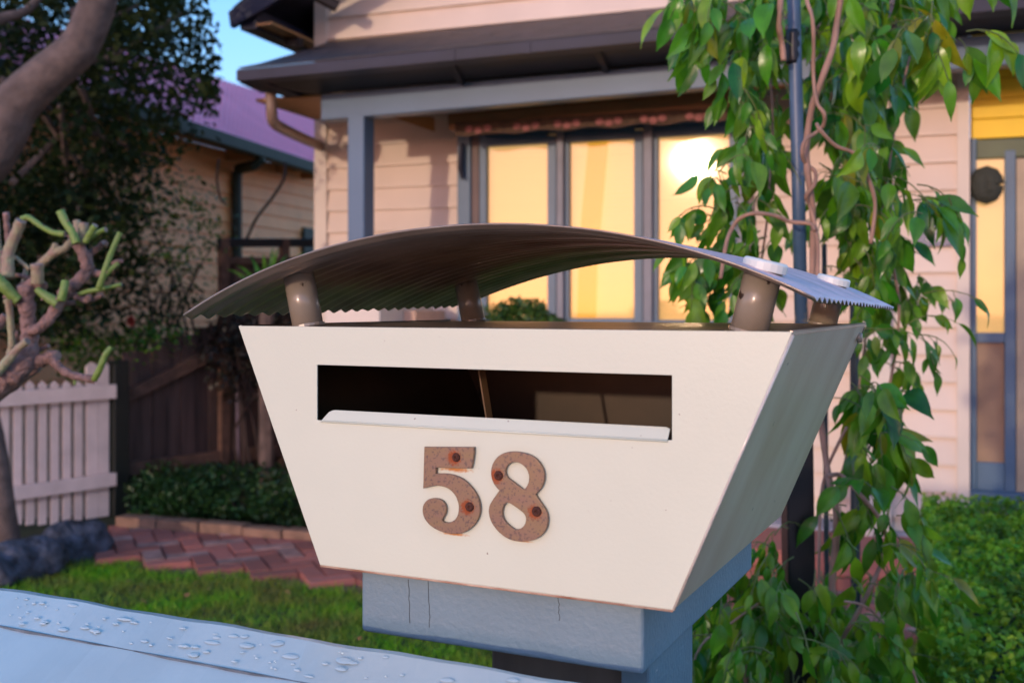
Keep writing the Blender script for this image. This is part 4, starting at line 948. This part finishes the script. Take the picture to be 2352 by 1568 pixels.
zones = [ # polygon, twigs, depth range, leaf px length
 ([(1600, -60), (1700, -80), (1790, -60), (1810, 60), (1790, 200), (1720, 250), (1640, 190), (1590, 90)], 52, 1.68, 1.95, 92),
 ([(1680, 200), (1800, 180), (1810, 420), (1760, 560), (1700, 420)], 20, 1.70, 1.95, 84),
 ([(1840, -80), (2080, -100), (2200, -60), (2130, 60), (2060, 200), (1860, 200)], 58, 1.72, 2.05, 95),
 ([(1870, 180), (2050, 180), (2050, 300), (2020, 480), (1880, 520)], 40, 1.72, 2.05, 90),
 ([(2090, 420), (2170, 430), (2190, 500), (2110, 520)], 7, 1.62, 1.72, 92),
 ([(2060, 20), (2230, 10), (2240, 120), (2120, 200)], 10, 1.60, 1.70, 115),
 ([(1950, 380), (2040, 370), (2180, 450), (2100, 540), (1900, 600)], 22, 1.68, 1.9, 88),
 ([(1600, 380), (1700, 400), (1690, 540), (1610, 520)], 11, 1.70, 1.80, 75),
 ([(1600, 560), (1790, 540), (1800, 660), (1720, 720), (1640, 680), (1570, 640)], 30, 1.72, 1.9, 82),
 ([(1880, 540), (2060, 560), (2100, 640), (2000, 720), (1900, 700)], 18, 1.75, 2.0, 75),
 ([(1960, 700), (2100, 640), (2150, 700), (2120, 840), (2000, 880), (1950, 800)], 26, 1.78, 2.0, 62),
 ([(1930, 880), (2060, 860), (2110, 1000), (1960, 1060)], 22, 1.62, 1.8, 100),
 ([(1900, 1080), (2010, 1080), (2080, 1180), (2040, 1300), (1910, 1230)], 18, 1.62, 1.8, 88),
 ([(1730, 1200), (1800, 1190), (1800, 1330), (1690, 1330)], 14, 1.60, 1.72, 78),
 ([(1660, 1290), (1800, 1270), (1960, 1330), (2070, 1230), (2110, 1330), (2070, 1440), (1900, 1500), (1600, 1500), (1560, 1440)], 56, 1.55, 1.85, 80),
 ([(1660, -60), (1790, -60), (1800, 330), (1750, 420), (1700, 240)], 22, 1.98, 2.15, 80),
 ([(1800, -60), (2180, -60), (2050, 250), (2000, 540), (1950, 700), (1850, 620), (1840, 200)], 74, 2.05, 2.3, 84),
 ([(1560, 1340), (2100, 1300), (2120, 1700), (1500, 1700)], 85, 1.9, 2.1, 76),
 ([(1540, 1440), (1800, 1400), (2080, 1420), (2090, 1700), (1500, 1700)], 125, 1.45, 1.8, 82),
]
leaves = []; tw = MB(); rv = random.Random(23)
for zi, (poly, cnt, Y0_, Y1_, lpx) in enumerate(zones):
    for (px, py) in sample_poly(poly, int(cnt * .80), rv):
        Y = rv.uniform(Y0_, Y1_); p0 = at(px, py - 20, Y); ctr = 1850 if px > 1500 else 1800
        sgn = 1 if px > 1850 else -1
        d = Vector((sgn * rv.uniform(-.5, .8), rv.uniform(-.6, .4), rv.uniform(-.6, .4))).normalized()
        Lt = rv.uniform(.035, .10); pts_ = []; p = p0.copy(); nn = rv.choice([4, 5, 6])
        for i in range(nn + 1):
            pts_.append(p.copy()); p = p + d * (Lt / nn); d = (d + Vector((0, 0, -.28)) + Vector((rv.uniform(-.1, .1),) * 3)).normalized()
        tw.tube(pts_, [.0013 * (1 - .5 * i / nn) for i in range(nn + 1)], 4, cap=False)
        for i in range(1, nn + 1):
            if rv.random() < .12: continue
            q0 = pts_[i]; sd_ = (1 if i % 2 else -1); td = (pts_[i] - pts_[i - 1]).normalized()
            o_ = Vector((sd_ * rv.uniform(.1, .7), rv.uniform(-.6, .15), 0)) if i < nn else td
            ld = (o_ * .7 + td * .4 + Vector((0, 0, -rv.uniform(.15, 1.5)))).normalized()
            pet = q0 + (ld + Vector((0, 0, .2))).normalized() * .012; tw.tube([q0, pet], .0008, 3, cap=False)
            L_ = lpx * rv.uniform(.50, 1.2) * Y / FOC
            nrm_ = Vector((rv.gauss(0, .8), -1 + rv.gauss(0, .5), .45 + rv.gauss(0, .5)))
            Xl = pet.x / pet.y * FOC + CX; Yl = HY - (pet.z - CAMZ) / pet.y * FOC
            if 1785 < Xl < 1915 and Yl < 1250 and pet.y < 1.84 and rv.random() < .95: continue
            leaves.append((L_ / Y, pet, ld, nrm_, L_, rv.randrange(len(LM))))
tw.out('twigs', m_vtwig, vine, kind='stuff')
# hide those the mailbox covers last; largest first as separate leaves
def vis(p):
    X = p.x / p.y * FOC + CX; Yy = HY - (p.z - CAMZ) / p.y * FOC
    if X < 0 or X > 2360 or Yy < -10 or Yy > 1580: return False
    return not in_poly(X, Yy, [(547, 747), (1850, 700), (1988, 748), (1805, 1175), (1545, 1400), (735, 1298)])
leaves.sort(key=lambda l: (vis(l[1]), l[0]), reverse=True)
def lmat(l):
    _, pet, ld, nn_, L_, k = l; x = ld; y = nn_.cross(x).normalized(); z = x.cross(y)
    return Matrix((x, y, z)).transposed()
print('vine leaves', len(leaves))
mass_v = []; mass_f = []
for i, l in enumerate(leaves):
    Rm = lmat(l); me = LM[l[5]]
    if i < 298:
        o = bpy.data.objects.new('leaf', me); COL.objects.link(o); o.parent = vine; o.location = l[1] - wloc(vine); o.rotation_euler = Rm.to_euler(); o.scale = (l[4],) * 3
    else:
        b = len(mass_v); mass_v += [l[1] + Rm @ (v.co * l[4]) for v in me.vertices]; mass_f += [[j + b for j in p.vertices] for p in me.polygons]
lm = obj('small_leaves', mass_v, mass_f, m_leafS, vine, kind='stuff', smooth=True)
at_ = lm.data.attributes.new('rnd', 'FLOAT', 'FACE'); nf = len(mass_f); gg = np.random.default_rng(4).uniform(0, 1, nf // 36 + 1).astype(np.float32); at_.data.foreach_set('value', np.repeat(gg, 36)[:nf])

# ------------------------------------------------------------------ pruned rose at the left
Yr = 1.95
rose = empty('pruned_rose', Vector((at(-60, 1000, Yr).x, Yr, 0)), 'hard pruned rose with knobbly pink bark and green cut stems at the left edge', 'rose')
RS = [ # pixels, radii px, material, depth offset
 ([(19, 640), (18, 591), (25, 565), (38, 534), (49, 506)], [15, 14, 13, 12.5, 12.5], 'p', 0),
 ([(50, 504), (66, 500), (95, 520), (122, 534), (150, 538)], [8, 7, 6.5, 6.5, 8], 'g', 0),
 ([(139, 486), (150, 510), (165, 532), (176, 560)], [10, 9, 9, 10], 'g', -.02),
 ([(176, 508), (180, 530), (184, 560)], [9, 9, 10], 'p', .04), ([(192, 512), (190, 535), (186, 560)], [12, 11, 11], 'p', .0),
 ([(219, 517), (208, 535), (196, 556)], [7.5, 7.5, 8], 'g', -.02), ([(243, 527), (228, 533), (206, 548)], [6, 6, 6], 'g', .01),
 ([(178, 560), (196, 592), (200, 620), (180, 645), (158, 665), (138, 692)], [12, 15, 14, 14, 13, 14], 'b', 0),
 ([(276, 534), (262, 565), (248, 600), (236, 635), (227, 662)], [6.5, 6.5, 7, 7, 7.5], 'g', -.03),
 ([(164, 552), (150, 570), (130, 578), (110, 592), (88, 612)], [8, 9, 10, 10, 10], 'p', .02), ([(128, 560), (124, 572), (112, 588)], [7, 8, 8], 'p', .02),
 ([(85, 606), (86, 625), (86, 650)], [15, 14, 14], 'p', -.01),
 ([(237, 557), (222, 572), (205, 584), (190, 592)], [6, 7, 9, 9], 'b', .02), ([(246, 560), (240, 556), (236, 560)], [4, 5, 5], 'b', .02),
 ([(200, 620), (222, 628), (240, 630)], [10, 9, 8], 'b', .01), ([(272, 605), (258, 616), (242, 632), (234, 645)], [6, 6, 6, 6], 'g', .02), ([(283, 600), (270, 600), (258, 606)], [5, 5, 5], 'b', .03),
 ([(-12, 636), (8, 655), (26, 675), (44, 690)], [14, 14, 13, 12], 'g', -.02),
 ([(58, 655), (62, 700), (65, 745), (68, 780), (62, 820), (40, 852), (0, 880), (-60, 960), (-90, 1200), (-95, 1400)], [20, 18, 17, 20, 24, 26, 26, 28, 30, 32], 'b', 0),
 ([(44, 690), (58, 664), (84, 650), (100, 662)], [14, 17, 15, 12], 'b', .0),
 ([(84, 664), (100, 676), (122, 690), (136, 700)], [7, 10, 12, 12], 'g', -.03),
 ([(152, 650), (140, 688), (118, 725), (92, 752), (72, 760)], [10, 13, 14, 12, 12], 'b', -.01), ([(150, 645), (146, 668), (140, 690)], [9, 9, 10], 'g', -.03),
 ([(14, 688), (20, 700), (24, 740), (27, 790), (22, 815)], [8, 8, 8, 8, 9], 'p', .02), ([(38, 760), (36, 790), (34, 812)], [4, 4, 4], 'b', .03),
 ([(64, 782), (42, 800), (14, 832), (-14, 862)], [9, 9, 11, 12], 'p', -.04),
 ([(60, 838), (95, 828), (122, 818), (132, 818)], [18, 15, 15, 11], 'b', 0), ([(118, 820), (134, 842), (162, 860), (196, 868), (218, 872)], [13, 10, 9, 9, 10], 'b', -.01),
 ([(216, 872), (230, 845), (242, 815), (256, 797)], [7.5, 8, 7, 6.5], 'g', -.02), ([(172, 868), (172, 884)], [3.5, 3], 'g', -.01),
 ([(112, 793), (98, 800), (88, 806)], [5, 5, 5], 'b', .02), ([(-40, 770), (-4, 745), (14, 725)], [14, 13, 10], 'b', .05), ([(-40, 930), (30, 880), (90, 840)], [20, 16, 10], 'b', .06),
 ([(158, 668), (178, 682), (200, 690), (204, 678)], [9, 8, 7, 6], 'b', .0), ([(182, 675), (206, 668), (240, 662), (280, 653)], [5, 5.5, 5, 4.5], 'g', -.01), ([(210, 690), (222, 684), (236, 676)], [5, 5, 5.5], 'b', .01), ([(144, 698), (160, 696), (172, 694)], [5, 6, 6], 'b', .02),
 ([(14, 488), (16, 518), (18, 545), (20, 560)], [7.5, 7, 7, 7], 'b', .05), ([(-10, 500), (-5, 570), (4, 650)], [8, 9, 10], 'p', .06), ([(38, 632), (58, 634), (66, 640)], [5, 5, 6], 'b', .03), ([(60, 618), (56, 640), (54, 655)], [6, 6, 7], 'p', .04), ([(36, 590), (52, 605), (68, 618)], [4, 5, 5], 'p', .03),
]
RM = {'g': m_rg, 'p': m_rp, 'b': m_rb}
rr_ = random.Random(3)
for k, (pp_, rd_, mm, off) in enumerate(RS):
    P, r_ = smooth_path([at(x, y, Yr + off + .006 * math.sin(i + k)) for i, (x, y) in enumerate(pp_)], [a * Yr / FOC for a in rd_], 4)
    nb_ = .10 if mm == 'b' else .04
    r_ = [a * (1 + nb_ * math.sin(i * 1.9 + k) + nb_ * .7 * math.sin(i * 3.7)) for i, a in enumerate(r_)]
    st = MB().tube(P, r_, 12).out('stem', [RM[mm], m_cut], rose, smooth=True)
    np_ = len(st.data.polygons); st.data.polygons[np_ - 2].material_index = 1; st.data.polygons[np_ - 1].material_index = 1
    st.data.polygons[np_ - 2].use_smooth = False; st.data.polygons[np_ - 1].use_smooth = False
    if len(pp_) > 3:
        for j in range(3):       # buds and thorns
            i = rr_.randrange(2, len(P) - 1); a = rr_.uniform(0, 6.28); d_ = Vector((math.cos(a), -.4, math.sin(a)))
            MB().tube([P[i] + d_ * r_[i] * .7, P[i] + d_ * r_[i] * 1.15, P[i] + d_ * r_[i] * 1.4], [r_[i] * .38, r_[i] * .25, r_[i] * .05], 6).out('bud', m_rb, st, smooth=True)
